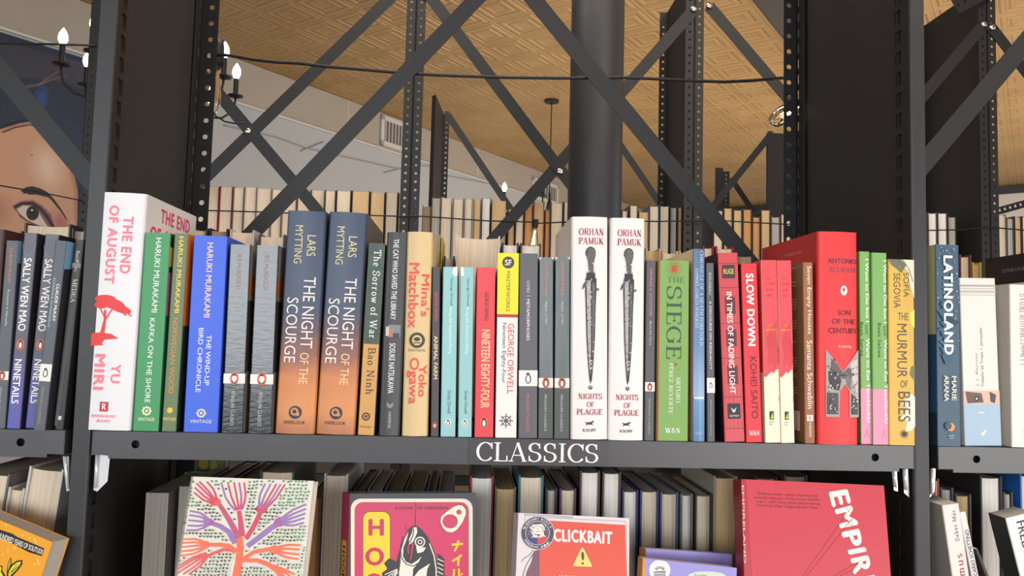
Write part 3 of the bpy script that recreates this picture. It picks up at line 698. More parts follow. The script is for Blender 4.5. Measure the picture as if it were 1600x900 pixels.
# ---- second row of racks, seen through the first
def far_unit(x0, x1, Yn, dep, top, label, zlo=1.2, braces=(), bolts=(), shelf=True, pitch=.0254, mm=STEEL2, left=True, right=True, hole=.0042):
    U = tag(empty('shelving_rack', (0, 0, 0)), label, 'shelving')
    fw = .027
    for side, X, s in ((left, x0, 1), (right, x1, -1)):
        if not side: continue
        single = side == 'front'
        a = X if s > 0 else X - fw
        for Y, nm in ((Yn, 'front_post'),) if single else ((Yn, 'front_post'), (Yn + dep, 'back_post')):
            q = MB(); q.strip((a, Y, 0), (1, 0, 0), (0, 0, 1), fw, top, .002, mm, pitch, 'o', hole, hole, z_lo=zlo, z_hi=top - .03)
            q.box((X - .001, Y, 0), (X + .001, Y + .03, top), mm); q.build(nm, U)
        if single: continue
        q = MB(); q.box((X - .0006, Yn + .03, .05), (X + .0006, Yn + dep, top), PANEL); q.build('side_panel', U)
    if shelf:
        for z in (Z2, ZL):
            q = MB(); q.box((x0 + .003, Yn + .003, z - .03), (x1 - .003, Yn + .005, z), mm); q.box((x0 + .003, Yn + .003, z - .002), (x1 - .003, Yn + dep, z), mm)
            q.build('shelf', U)
    for b in braces: brace(U, b[0], b[1], b[2] if len(b) > 2 else Yn - .003, b[3] if len(b) > 3 else .036, mm)
    for b in bolts: bolt(U, b, Yn - .005, .011)
    return U
YN = 1.46; DP = .33; T2 = 2.69
far_unit(-1.151, -.186, YN, DP, T2, 'second row black slotted rack at left, crossed braces meeting at a bolt', braces=[((285, 312), (668, -60)), ((160, -68), (560, 405), YN - .006)], bolts=[(387, 205)], right='front')
far_unit(-.182, .683, YN, DP, T2, 'second row black slotted rack in the middle, its brace crossing beside the round column', braces=[((735, 415), (1085, 14)), ((640, -48), (990, 418), YN - .006)], bolts=[(875, 268), (1084, 14)], left='front')
far_unit(.687, 1.636, YN, DP, T2, 'second row black slotted rack right of the round column, mostly behind the right side panel', braces=[((1108, 9), (1500, 470)), ((1210, 425), (1535, 41), YN - .006)], bolts=[(1108, 9), (1537, 38)])
far_unit(1.640, 2.6, YN, DP, T2, 'second row black slotted rack at the right edge, above dark trim and white wall', braces=[((1546, 38), (1880, 470))], bolts=[(1550, 43)])
# ---- third row
def rack3(P, top_px, label, extra=None):
    pass
Y3 = at(698, 200, 0).y + 0
def third():
    Yt = 2.92
    U = tag(empty('shelving_rack', (0, 0, 0)), 'third row black rack end frame with a sloping top, right of the twin posts', 'shelving')
    a = at(698, 180, Yt); zt = a.z
    q = MB(); q.strip((a.x - .012, Yt, 0), (1, 0, 0), (0, 0, 1), .026, zt + .02, .002, STEEL2, .0254, 'o', .005, .005, z_lo=1.6, z_hi=zt); q.build('front_post', U)
    b = at(681, 148, Yt - .30); q = MB(); c = at(683, 150, Yt - .30); n = Vector((0, 0, 1))
    prof = [(b.x, Yt - .30), (a.x - .012, Yt), (a.x - .012, Yt + .02), (b.x - .018, Yt - .28)]
    vs = [Vector((x, y, 0)) for x, y in prof] + [Vector((x, y, (b.z if i in (0, 3) else zt))) for i, (x, y) in enumerate(prof)]
    q.add(vs, [(3, 2, 1, 0), (4, 5, 6, 7), (0, 1, 5, 4), (1, 2, 6, 5), (2, 3, 7, 6), (3, 0, 4, 7)], PANEL); q.build('side_panel', U)
    brace(U, (700, 180), (830, 375), Yt - .002, .034, STEEL2)
    U2 = tag(empty('shelving_rack', (0, 0, 0)), 'third row black rack with thin braces behind the round column', 'shelving')
    a = at(948, 200, Yt + .05)
    q = MB(); q.strip((a.x - .013, Yt + .05, 0), (1, 0, 0), (0, 0, 1), .026, zt, .002, STEEL2, .0254, 'o', .005, .005, z_lo=1.6, z_hi=zt); q.build('front_post', U2)
    b = at(1202, 205, Yt + .05)
    q = MB(); q.strip((b.x - .008, Yt + .05, 0), (1, 0, 0), (0, 0, 1), .026, b.z, .002, STEEL2, .0254, 'o', .005, .005, z_lo=1.6, z_hi=b.z - .02); q.build('front_post', U2)
    q = MB(); q.box((b.x + .0, Yt + .08, .05), (b.x + .3, Yt + .09, b.z), PANEL); q.build('side_panel', U2)
    brace(U2, (948, 195), (1100, 420), Yt + .046, .034, STEEL2); brace(U2, (1040, 415), (1203, 212), Yt + .043, .034, STEEL2)
    U3 = tag(empty('shelving_rack', (0, 0, 0)), 'small far rack post with a short brace right of the centre right posts', 'shelving')
    a = at(1119, 262, 3.6); b = at(1140, 268, 3.6)
    q = MB(); q.box((a.x, 3.6, 0), (b.x - .04, 3.62, a.z), PANEL); q.build('side_panel', U3)
    q = MB(); q.strip((b.x - .04, 3.6, 0), (1, 0, 0), (0, 0, 1), .04, b.z, .002, STEEL2, .0254, 'o', .005, .005, z_lo=1.8, z_hi=b.z); q.build('front_post', U3)
    brace(U3, (1142, 278), (1200, 365), 3.597, .034, STEEL2)
third()
# perforated angles at the top of the right hand rack and the far right
def loose_angle(a, b, Y, w, label):
    r = tag(empty('slotted_angle', at(*a, Y)), label, 'slotted angle'); o = r.location
    A0 = at(*a, Y); B0 = at(*b, Y + .02); t = (B0 - A0); L = t.length; t.normalize(); n = Vector((-t.z, 0, t.x)).normalized()
    q = MB(); q.strip(A0 - o - n * w / 2, n, t, w, L, .002, STEEL2, .0254, 'o', .0062, .0062, z_lo=0, z_hi=L); q.build('slotted_leg', r)
    q = MB(); e = A0 - o - n * w / 2; vs = [e, e + t * L, e + t * L + Vector((0, .03, 0)), e + Vector((0, .03, 0))]
    q.add(vs + [v - n * .002 for v in vs], [(0, 1, 2, 3), (7, 6, 5, 4), (0, 4, 5, 1), (1, 5, 6, 2), (2, 6, 7, 3), (3, 7, 4, 0)], STEEL2); q.build('plain_leg', r)
loose_angle((1492, 11), (1640, -70), YN - .04, .05, 'slotted black angle jutting left from the top of the right rack')
loose_angle((1500, 346), (1680, 296), 2.3, .03, 'slotted black angle slanting across the white wall at the right edge')
# round structural column
cx = at(931, 200, 1.05); colm = tag(empty('round_column', (cx.x, 1.05, 0)), 'large round charcoal structural column behind the crossed braces', 'column')
rad = (at(974, 200, 1.0).x - at(889, 200, 1.0).x) / 2
q = MB(); n = 48; q.tube([(0, 0, 0), (0, 0, CEIL - .004)], rad, mat((48, 48, 51), .5, noise=.12, nscale=6, name='charcoal_column_paint'), n, True); q.build('shaft', colm, smooth=True)
q = MB(); q.tube([(0, 0, 0), (0, 0, .12)], rad + .02, mat((50, 50, 54), .5), n, True); q.build('base_collar', colm, smooth=False)

# ================================================================== LAMPS
BULB = emit((255, 252, 246), 6, 'lit_frosted_bulb'); FIL = emit((255, 200, 110), 34, 'lit_filament'); FIL2 = emit((255, 196, 90), 16, 'lit_filament_soft')
GL = bpy.data.materials.new('clear_bulb_glass'); GL.use_nodes = True
_b = GL.node_tree.nodes['Principled BSDF']; _b.inputs['Transmission Weight'].default_value = 1; _b.inputs['Roughness'].default_value = .02; _b.inputs['IOR'].default_value = 1.25
_b.inputs['Base Color'].default_value = (1, .93, .82, 1)
IRON = mat((34, 32, 32), .5, .3, 'black_iron')
def chandelier(C, R0, narms, ph, label, drop, inner=1.0):
    r = tag(empty('candle_chandelier', C), label, 'chandelier')
    q = MB(); q.tube([(0, 0, drop - .015), (0, 0, drop)], .075, IRON, 20); q.build('ceiling_canopy', r)
    q = MB(); q.tube([(0, 0, -.05), (0, 0, drop - .014)], .006, IRON, 6); q.build('hanging_rod', r)
    q = MB(); q.tube([(0, 0, -.34), (0, 0, -.3), (0, 0, -.25), (0, 0, -.2), (0, 0, -.1), (0, 0, -.04)], [.008, .03, .012, .035, .012, .01], IRON, 12); q.build('hub', r, smooth=True)
    for i in range(narms):
        a = ph + i * 2 * math.pi / narms; c, s = math.cos(a), math.sin(a); R = R0 * (inner if i % 2 else 1)
        P = [(R * k * c, R * k * s, z) for k, z in ((0.03, -.24), (.25, -.3), (.55, -.33), (.85, -.31), (.97, -.26), (1, -.2), (1, -.165))]
        q = MB(); q.tube(P, .007, IRON, 6); arm = q.build('arm', r, smooth=True)
        q = MB(); q.tube([(R * c, R * s, -.172), (R * c, R * s, -.165), (R * c, R * s, -.158)], [.02, .045, .046], IRON, 16); q.build('drip_pan', arm, smooth=True)
        q = MB(); q.tube([(R * c, R * s, -.16), (R * c, R * s, -.055)], .015, IRON, 12); q.build('candle_sleeve', arm)
        q = MB(); q.tube([(R * c, R * s, z) for z in (-.055, -.045, -.02, .005, .025, .042)], [.010, .017, .026, .023, .014, .003], BULB, 14); q.build('candle_bulb', arm, smooth=True)
chandelier(Vector((-1.86, 3.63, 3.115)), .46, 8, math.radians(28.5), 'black iron candle chandelier half hidden behind the left side panel', CEIL - 3.115 - .004)
cp = atz(862, 157, CEIL); chandelier(Vector((cp.x, cp.y, 3.05)), .46, 5, math.radians(184), 'distant black iron candle chandelier hanging left of the round column', CEIL - 3.05 - .004)
def edison(root, P, d, fil, s=1.0):
    """bulb hanging from P in direction d"""
    d = Vector(d).normalized(); P = Vector(P)
    q = MB(); q.tube([P, P + d * .026 * s], .0085 * s, BLACK, 12); so_ = q.build('socket', root)
    q = MB(); st = [(.024, .006), (.032, .0075), (.05, .0115), (.068, .0155), (.084, .0170), (.098, .0150), (.107, .0100), (.111, .002)]
    q.tube([P + d * a * s for a, b in st], [b * s for a, b in st], GL, 16); q.build('glass_bulb', root, smooth=True)
    u = d.orthogonal().normalized(); v = d.cross(u); pts = []
    for i in range(5):
        a = i * 2 * math.pi / 5 + .4
        q = MB(); q.tube([P + d * .036 * s + (u * math.cos(a) + v * math.sin(a)) * .0016, P + d * .084 * s + (u * math.cos(a) + v * math.sin(a)) * .0062 * s], .0011 * s, fil, 5); q.build('filament', root)
# string light along the near rack's back
YS = .352
pts = [(338, 86), (352, 86), (366, 88), (395, 93), (430, 97), (470, 99), (510, 104), (560, 108), (640, 115), (700, 118), (790, 121), (870, 122), (925, 122), (975, 121), (1040, 124), (1080, 126), (1130, 128), (1175, 126), (1222, 122), (1236, 124)]
SL = tag(empty('string_light', at(338, 86, YS)), 'black string light cable across the crossed braces with a bulb at each end', 'string light'); o = SL.location.copy()
q = MB(); q.tube([at(x, y, YS) - o for x, y in pts], .0026, BLACK, 8); q.build('cable', SL, smooth=True)
q = MB(); q.tube([at(x, y, YS + .012) - o for x, y in pts[:-1]], .0016, BLACK, 6); q.build('cable', SL, smooth=True)
edison(SL, at(340, 83, YS + .016) - o, Vector((-.10, 0, -1)), FIL, .95)
q = MB(); q.tube([at(344, 62, YS + .012) - o, at(339, 74, YS + .012) - o, at(340, 104, YS + .012) - o], [.006, .011, .0095], BLACK, 10); q.build('socket_cap', SL, smooth=True)
edison(SL, at(1285, 143, YS + .016) - o, Vector((-.8, .0, -.52)), FIL, .95)
q = MB(); q.tube([at(x, y, YS + .01) - o for x, y in ((329, 168), (338, 182), (352, 190), (368, 193), (384, 192))], .0014, BLACK, 6); q.build('cable', SL, smooth=True)
YW = YN - .012
for pts, lab, bulb in ([[(-60, 283), (0, 290), (60, 300), (126, 313)], 'thin black wire crossing the mural brow at left', None],
                 [[(-40, 66), (0, 68), (80, 69), (149, 71)], 'black cable passing in front of the left candle bulb', None],
                 [[(300, 324), (328, 329), (400, 331), (480, 334), (560, 336), (627, 338), (660, 338), (760, 345), (835, 347), (838, 349), (885, 347)], 'thin black string light wire across the far books with a glowing filament bulb', (838, 343)],
                 [[(960, 345), (1030, 346), (1085, 345), (1130, 345), (1219, 350), (1300, 352)], 'thin black wire across the far books right of the column', None],
                 [[(1400, 360), (1450, 360), (1500, 359), (1545, 355), (1580, 358), (1640, 363)], 'thin wire across the far books at the right edge', None]):
    s_ = tag(empty('string_light' if bulb else 'retaining_wire', at(*pts[0], YW)), lab, 'string light' if bulb else 'wire'); o = s_.location.copy()
    q = MB(); q.tube([at(x, y, YW) - o for x, y in pts], .0022 if bulb or 'wire' in lab else .0032, BLACK, 6); q.build('cable', s_, smooth=True)
    if bulb: edison(s_, at(*bulb, YW) - o, Vector((-.10, 0, -1)), FIL2, .92)

# ================================================================== FAR BOOKS (page edges out)
def ordinal(i): return ['first', 'second', 'third', 'fourth', 'fifth', 'sixth', 'seventh', 'eighth', 'ninth', 'tenth', 'eleventh', 'twelfth', 'thirteenth', 'fourteenth', 'fifteenth', 'sixteenth', 'seventeenth', 'eighteenth', 'nineteenth', 'twentieth'][i]
pname = {'?': '','w': 'white', 'c': 'cream', 't': 'tan', 'g': 'grey', 'o': 'orange brown', 'b': 'brown'}
far = {
 'left back post': [(288, 304, 291, 'c', (70, 50, 50)), (305, 324, 291, 'c', (60, 60, 64)), (325, 343, 291, 'c', (150, 60, 60)), (344, 364, 291, 'c', (170, 60, 55)), (365, 382, 292, 'c', (120, 118, 124)), (383, 401, 291, 'c', (196, 184, 168)),
     (402, 424, 293, 'c', (200, 186, 170)), (425, 441, 295, 'c', (180, 160, 140)), (442, 464, 296, 'c', (172, 150, 130)), (465, 486, 296, 'c', (150, 40, 44)), (487, 507, 296, 'c', (190, 186, 180)), (508, 525, 297, 'c', (60, 84, 56)),
     (526, 549, 297, 'c', (52, 46, 44)), (550, 578, 298, 't', (34, 30, 32)), (579, 602, 300, 't', (30, 28, 30)), (603, 622, 300, 'c', (84, 36, 40)), (623, 645, 301, 'c', (60, 40, 44))],
 'twin posts': [(660, 674, 321, 'b', (110, 84, 70)), (675, 689, 308, 'g', (120, 108, 96)), (690, 706, 308, 'c', (206, 200, 190)), (708, 725, 310, 'c', (44, 38, 38)), (726, 739, 310, 'c', (44, 38, 38)), (740, 752, 311, 't', (36, 50, 52)),
     (753, 767, 309, 'w', (40, 36, 34)), (768, 792, 312, 't', (40, 34, 34)), (794, 805, 325, 't', (60, 44, 40)), (806, 819, 326, 'c', (70, 60, 50)), (820, 833, 320, 'o', (90, 52, 40)), (834, 851, 314, 't', (160, 70, 50)), (852, 860, 327, 'o', (140, 76, 44)), (861, 880, 316, 'c', (60, 70, 74)), (881, 905, 315, 'c', (60, 50, 50))],
 'round column': [(960, 971, 320, 'c', (80, 70, 64)), (972, 981, 328, 'c', (120, 104, 90)), (984, 997, 320, 'c', (70, 64, 60)), (998, 1014, 330, 't', (130, 104, 84)), (1015, 1030, 321, 'c', (40, 96, 132)), (1031, 1046, 321, 'c', (60, 58, 62)), (1047, 1058, 323, 'g', (52, 56, 66)), (1059, 1066, 323, 't', (84, 76, 68))],
 'centre right posts': [(1115, 1130, 328, 'c', (60, 50, 50)), (1131, 1145, 324, 't', (56, 52, 50)), (1146, 1160, 327, 't', (50, 64, 76)), (1161, 1175, 326, 'o', (70, 50, 40)), (1176, 1188, 338, 'o', (120, 74, 44)), (1189, 1204, 327, 't', (44, 46, 56)), (1205, 1219, 338, 'g', (110, 104, 100)),
     (1220, 1236, 334, 'c', (90, 60, 50))],
 'right front post': [(1450, 1464, 332, 'w', (90, 80, 74)), (1465, 1480, 332, 'w', (80, 70, 66)), (1481, 1494, 338, 'g', (74, 66, 60))],
 'far right frame': [(1556, 1572, 335, 'c', (150, 140, 128)), (1573, 1584, 340, 'g', (76, 92, 120)), (1585, 1596, 338, 't', (60, 50, 44)), (1597, 1612, 338, 'w', (80, 80, 84)), (1613, 1630, 336, 'c', (90, 60, 60))],
}
for place_, L in far.items():
    for i, (x0, x1, yt, pg, cv) in enumerate(L):
        fore_book('%s paged book in the far row, %s right of the %s' % (pname[pg], ordinal(i), place_), x0, x1, yt, YN + .105, Z2, .16, cv, pg, True, 0, .004, 'far row books with page edges out')

# ================================================================== BACK ROW ON THE NEAR SHELF
def br(lab, x0, x1, yt, pg, cv, Y=.175, fore=.006, hard=True, right=None, d=.12, lean=0):
    fore_book(lab, x0, x1, yt, Y, ZS, d, cv, pg, hard, lean, fore, 'back row books on the near shelf', right)
br('cream page block with dark cover peeking behind the orange edged green spine', 300, 325, 356, 'c', (60, 56, 58))
br('black covered book peeking above the blue spine', 327, 357, 357, 'b', (34, 30, 34))
br('thick cream page block with pale grey cover above the first crinkled black spine', 359, 398, 359, 'c', (206, 196, 186))
br('cream page block with navy cover above the second crinkled black spine', 404, 446, 366, 'c', (44, 58, 92))
br('thin book with yellow cover edge behind the cream spine with red lettering', 686, 692, 367, 't', (214, 196, 84))
br('small grey page block behind the first pale teal spine', 693, 711, 400, 'g', (40, 38, 40))
br('thick tan page block with white boards above the teal and red spines', 713, 782, 368, 'c', (222, 220, 222), fore=.012)
br('white page block with black boards above the yellow topped spine', 784, 811, 379, 'w', (36, 34, 36))
br('white page block with patterned dark cover above the plain grey spine', 813, 846, 380, 'w', (78, 70, 62))
br('tan paper wedge of a book behind the grey spine right of the twin white spines', 1009, 1033, 388, 't', (196, 180, 150), Y=.15)
br('cream page block behind the left half of the green spine', 1034, 1060, 392, 'c', (206, 190, 160), Y=.16)
br('pale page block behind the right half of the green spine', 1061, 1080, 393, 'c', (196, 184, 156), Y=.16)
br('dark red covered book behind the slim blue spine', 1098, 1116, 384, 'c', (120, 26, 36))
br('dark red book with white edge behind the red panelled spine', 1118, 1147, 385, 'c', (150, 34, 42), right=(220, 214, 212))
br('dark navy book behind the red spine with white capitals', 1150, 1178, 397, 'b', (36, 34, 50))
br('grey page block in the back row left of the ruled maroon book', 1205, 1235, 412, 'g', (70, 60, 60))
br('page block with dark brown boards at the left of the left bay', 38, 111, 349, 'c', (96, 80, 66), fore=.009)
br('grey page block beside the left post in the left bay', 112, 134, 357, 'g', (84, 76, 72))
br('dark maroon book at the far left of the left bay', -30, 36, 360, 'b', (72, 34, 36))
br('page block with maroon board behind the pale book in the right bay', 1499, 1518, 398, 'c', (120, 62, 62), Y=.17)
br('yellow covered book behind the pale books in the right bay', 1519, 1534, 410, 't', (206, 180, 74), Y=.17)

# ================================================================== FRONT ROW, CENTRE BAY
WHT = (246, 242, 240)
def penguin_items(bandv, title, tc, tv, tu, sub=None, subv=None, subu=None, band=(236, 232, 228), po=(214, 92, 60), pc=(186, 186, 190), v1=None, body=(30, 28, 32), tstyle='n', pgr=.26):
    L = [('R', 0, 1, bandv[0], bandv[1], band), ('pg', .5, sum(bandv) / 2, pgr, po, 0, body), ('r', 'PENGUIN CLASSICS', .4, .56, bandv[1] + .04, v1 or .965, pc)]
    if title: L.append(('r', title, tu[0], tu[1], tv[0], tv[1], tc, tstyle))
    if sub: L.append(('r', sub, subu[0], subu[1], subv[0], subv[1], (206, 210, 214)))
    return L
PINK = (240, 128, 142); RED = (222, 58, 56)
# 1 thick white
tree = [('E', .26, .455, .24, RED, .10), ('E', .42, .472, .3, RED, .12, .25), ('E', .6, .492, .26, RED, .09, .3), ('E', .18, .48, .16, RED, .08), ('P', [(.2, .6), (.26, .54), (.25, .5), (.3, .5), (.31, .55), (.29, .605)], RED),
        ('L', [(.3, .54), (.42, .5), (.5, .485)], .03, RED), ('L', [(.27, .53), (.16, .495)], .025, RED), ('P', [(.0, .60), (.2, .595), (.45, .6), (.62, .618), (.3, .625), (.25, .64), (.3, .648), (.0, .652)], RED),
        ('L', [(.7, .5), (.86, .522)], .03, RED), ('L', [(.6, .5), (.75, .52)], .03, RED)]
spine_book('thick white book with pink capitals and a red tree, first beside the left post', (131, 204, 159.6, 229.3, 301.5), ZS, 0, .155, True, (226, 226, 230), None, (214, 212, 214), 'w',
   [('r', 'THE END', .53, .76, .10, .345, PINK, 'B'), ('r', 'OF AUGUST', .2, .43, .055, .39, PINK, 'B'), ('r', 'YU', .5, .71, .725, .805, PINK, 'B'), ('r', 'MIRI', .12, .36, .685, .835, PINK, 'B'),
    ('R', .31, .5, .883, .923, (200, 44, 48)), ('h', 'R', .36, .45, .89, .916, WHT, 'S'), ('h', 'RIVERHEAD', .14, .68, .936, .948, PINK, 'b'), ('h', 'BOOKS', .27, .56, .956, .968, PINK, 'b')] + tree,
   bulge=.0016, sideR=[('h', 'THE END', .27, .86, .035, .10, (206, 64, 104), 'B'), ('h', 'OF AUGUST', .1, .95, .125, .19, (206, 64, 104), 'B')])
# 2 green
def vint(u, v, r, c): return [('O', u, v, r * .62, r, c), ('E', u, v, r * .32, c), ('h', 'VINTAGE', u - .32, u + .32, v + .033, v + .05, c, 'b')] + [('E', u + r * 1.05 * math.cos(a), v + r * 1.05 * math.sin(a) * .125, r * .14, c) for a in [i * .785 for i in range(8)]]
spine_book('green paperback with white author lettering beside the thick white book', (205, 249.4, 227.4, 266, 364), ZS, 0, .13, False, (62, 148, 92), None, (44, 44, 44), 'w',
   [('r', 'HARUKI MURAKAMI', .44, .66, .025, .405, WHT), ('r', 'KAFKA ON THE SHORE', .40, .60, .435, .86, WHT)] + vint(.5, .90, .17, (226, 226, 190)),
   sideR=[('R', 0, 1, .07, .17, (230, 168, 96)), ('R', 0, 1, .2, .42, (178, 104, 150)), ('R', 0, 1, .42, 1, (40, 96, 70))])
spine_book('olive green paperback with yellow and orange lettering and an orange side', (251, 275.6, 272.8, 294.8, 365), ZS, 0, .13, False, (100, 122, 84), None, (44, 52, 40), 'w',
   [('r', 'HARUKI MURAKAMI', .35, .68, .015, .405, (240, 206, 90), 'b'), ('r', 'NORWEGIAN WOOD', .3, .65, .43, .81, (226, 140, 60)), ('E', .5, .895, .2, (238, 192, 50)), ('h', 'VINTAGE', .05, .95, .93, .946, (238, 200, 90), 'b')],
   sideR=[('R', 0, 1, 0, .47, (240, 112, 34))])
spine_book('bright blue paperback with peach and white spine lettering', (285, 340.6, 302.9, 355.4, 368.5), ZS, 0, .13, False, (60, 100, 224), None, (48, 80, 196), 'w',
   [('r', 'HARUKI MURAKAMI', .42, .60, .035, .42, (246, 206, 180), 'b'), ('r', 'THE WIND-UP', .54, .68, .51, .765, WHT), ('r', 'BIRD CHRONICLE', .3, .44, .475, .80, WHT)] + vint(.5, .905, .13, (220, 214, 180)))
CRK = mat((22, 22, 26), .22, 0, 'crinkled_glossy_black', bump=.2, bscale=260, coat=.9, spec=.6, stretch=(.35, 1, 1))
for lab, q in (('crinkled glossy black paperback with white band, left one beside the blue spine', (343, 381.5, 360.5, 391, 382)), ('crinkled glossy black paperback with white band, right one beside the dusk blue hardback', (386, 424.5, 401, 436, 383.5))):
    spine_book(lab, q, ZS, 0, .13, False, CRK, None, (150, 142, 134), 'w', penguin_items((.69, .742), 'IRIS MURDOCH', (150, 100, 104), (.05, .24), (.38, .58), pgr=.2) + [('E', .5, .716, .12, WHT, .14)], bulge=0,
       group='crinkled black paperbacks', sideR=[('R', .0, .9, .17, .27, (190, 110, 40)), ('R', 0, .97, .3, .68, (60, 54, 52))])
def night(h): return banded('dusk_print', [(0, (176, 112, 74)), (.1, (214, 142, 84)), (.24, (206, 130, 76)), (.34, (142, 92, 78)), (.45, (98, 76, 84)), (.55, (62, 74, 98)), (1, (58, 72, 98))], h, .4, .16, 45, 0)
for lab, q in (('tall hardback fading from dusk blue to orange, left of the pair', (428.7, 491.5, 448.6, 511, 330)), ('tall hardback fading from dusk blue to orange, right of the pair', (492.5, 554.5, 514.4, 574.8, 332))):
    spine_book(lab, q, ZS, 0, .155, True, (60, 72, 98), (50, 60, 84), (78, 76, 84), 'w',
      [('r', 'LARS', .56, .78, .11, .205, (216, 204, 150)), ('r', 'MYTTING', .24, .44, .067, .24, (216, 204, 150)), ('r', 'THE NIGHT', .53, .83, .30, .62, (236, 226, 220)), ('r', 'OF THE', .54, .76, .64, .78, (240, 206, 160)), ('r', 'SCOURGE', .13, .42, .395, .685, (236, 226, 220)),
       ('E', .5, .905, .165, (52, 44, 54)), ('O', .48, .902, .05, .1, (200, 140, 90)), ('E', .56, .912, .05, (200, 140, 90)), ('h', 'OVERLOOK', .22, .76, .942, .957, (52, 44, 54), 'b')], bulge=.0025, mats=night, group='tall dusk blue and orange hardbacks')
spine_book('slim paperback, mottled dark green above and tan below', (557.7, 585, 576.8, 601.5, 380), ZS, 0, .13, False, (206, 156, 86), None, (80, 88, 84), 'w',
   [('R', 0, 1, 0, .53, mat((66, 84, 78), .5, noise=.5, nscale=120)), ('r', 'The Sorrow of War', .34, .8, .035, .5, (232, 232, 222), 'x'), ('r', 'Bao Ninh', .34, .82, .55, .79, (60, 44, 30), 'x'), ('O', .45, .905, .16, .26, (90, 64, 30)), ('E', .45, .905, .1, (90, 64, 30)), ('h', 'Vintage', .12, .82, .95, .966, (90, 64, 30), 'x')])
spine_book('charcoal spine with white condensed capitals and a small picture', (588.9, 626, 606, 636, 363), ZS, 0, .13, True, (66, 67, 70), None, None, 'w',
   [('r', 'THE CAT WHO SAVED THE LIBRARY', .34, .6, .035, .435, (226, 226, 226), 'b'), ('R', .25, .85, .46, .52, (120, 136, 142)), ('R', .3, .5, .48, .52, (190, 120, 90)), ('R', .15, .3, .47, .515, (206, 200, 190)), ('R', .5, .8, .5, .52, (60, 64, 90)),
    ('r', 'SOSUKE NATSUKAWA', .36, .64, .55, .795, (226, 226, 226), 'b'), ('r', 'HARPERVIA', .44, .58, .885, .965, (190, 190, 190)), ('L', [(.35, .842), (.5, .855), (.65, .842)], .04, (180, 180, 180)), ('L', [(.35, .852), (.5, .865), (.65, .852)], .04, (180, 180, 180))], bulge=.0018)
spine_book('cream spine with large red lettering and a round dark emblem', (625, 670.5, 637.6, 675, 362.5), ZS, 0, .145, True, (218, 190, 140), None, (196, 170, 126), 'w',
   [('r', "Mina's", .62, .93, .21, .42, (228, 76, 58), 'b'), ('r', 'Matchbox', .12, .52, .155, .475, (228, 76, 58), 'b'), ('O', .5, .535, .2, .3, (60, 50, 40)), ('E', .5, .53, .12, (60, 50, 40), .08), ('R', .36, .64, .545, .55, (60, 50, 40)), ('h', 'PANTHEON', .17, .83, .578, .59, (60, 50, 40), 's'),
    ('r', 'Yoko', .6, .9, .655, .81, (228, 76, 58), 'b'), ('r', 'Ogawa', .13, .6, .62, .845, (228, 76, 58), 'b')], bulge=.0022)
spine_book('thin charcoal paperback with small red and cream capitals', (673, 685, 674.8, 689, 417), ZS, 0, .12, False, (70, 65, 68), None, (52, 48, 50), 'w',
   [('r', 'GEORGE ORWELL', .35, .72, .15, .325, (220, 72, 66), 'b'), ('r', 'ANIMAL FARM', .28, .78, .41, .665, (232, 214, 176), 'b'), ('pg', .5, .935, .28, (220, 96, 60))])
for i, (q, lab) in enumerate((((687.5, 712, 692, 715.6, 417), 'pale teal slim paperback with white title, left of the pair'), ((714.8, 737.5, 719.2, 740.5, 417.5), 'pale teal slim paperback with white title, right of the pair beside the red spine'))):
    spine_book(lab, q, ZS, 0, .12, False, (146, 198, 200), None, (70, 96, 100), 'w',
      [('r', 'George Orwell', .48, .70, .065, .23, (40, 60, 66)), ('r', 'Keep the Aspidistra Flying', .42, .68, .24, .515, (232, 244, 244)), ('r', 'Great Orwell', .44, .68, .73, .865, (40, 60, 66)), ('pg', .5, .92, .2, (224, 232, 230)),
       ('P', [(.72, 0), (.98, 0), (.98, .05), (.8, .055), (.62, .035)] if i == 0 else [(.02, 0), (.25, 0), (.28, .05), (.05, .055)], (236, 234, 230))], group='pale teal slim paperbacks')
spine_book('red paperback with tall cream capitals between teal and yellow spines', (740.8, 771, 744.5, 775, 418), ZS, 0, .12, False, (222, 66, 76), None, (150, 40, 48), 'w',
   [('r', 'GEORGE ORWELL', .45, .66, .145, .32, (110, 24, 32), 'b'), ('r', 'NINETEEN EIGHTY-FOUR', .3, .76, .37, .83, (244, 214, 160), 'b'), ('pg', .5, .915, .22, (226, 100, 60))])
spine_book('white spine with a bright yellow top and a grey SF disc', (773, 807.5, 777.8, 811, 395.5), ZS, 0, .13, False, (236, 230, 226), None, None, 'w',
   [('R', 0, 1, 0, .335, (232, 222, 44)), ('R', 0, 1, .335, .352, (186, 50, 50)), ('E', .5, .052, .29, (70, 68, 58)), ('h', 'SF', .34, .66, .036, .068, (240, 238, 220), 'b'), ('r', 'MASTERWORKS', .42, .60, .10, .32, (80, 74, 30)),
    ('r', 'GEORGE ORWELL', .53, .82, .385, .765, (206, 50, 52)), ('r', 'Nineteen Eighty-Four', .22, .46, .382, .708, (60, 56, 60)), ('O', .5, .91, .2, .23, (60, 56, 60))] + [('L', [(.5 - .34 * math.cos(a), .91 - .34 * math.sin(a) * .113), (.5 + .34 * math.cos(a), .91 + .34 * math.sin(a) * .113)], .04, (60, 56, 60)) for a in (0, .785, 1.57, 2.356)])
spine_book('plain grey paperback with white capitals and a white bird band', (809.6, 840, 811.4, 841, 396), ZS, 0, .13, False, (92, 92, 98), None, None, 'w',
   penguin_items((.637, .722), 'METAMORPHOSES', WHT, (.25, .475), (.4, .56), 'OVID', (.15, .215), (.4, .56), po=None, pc=(190, 120, 126), body=(70, 70, 76)) + [('R', .4, .58, .232, .234, WHT)])
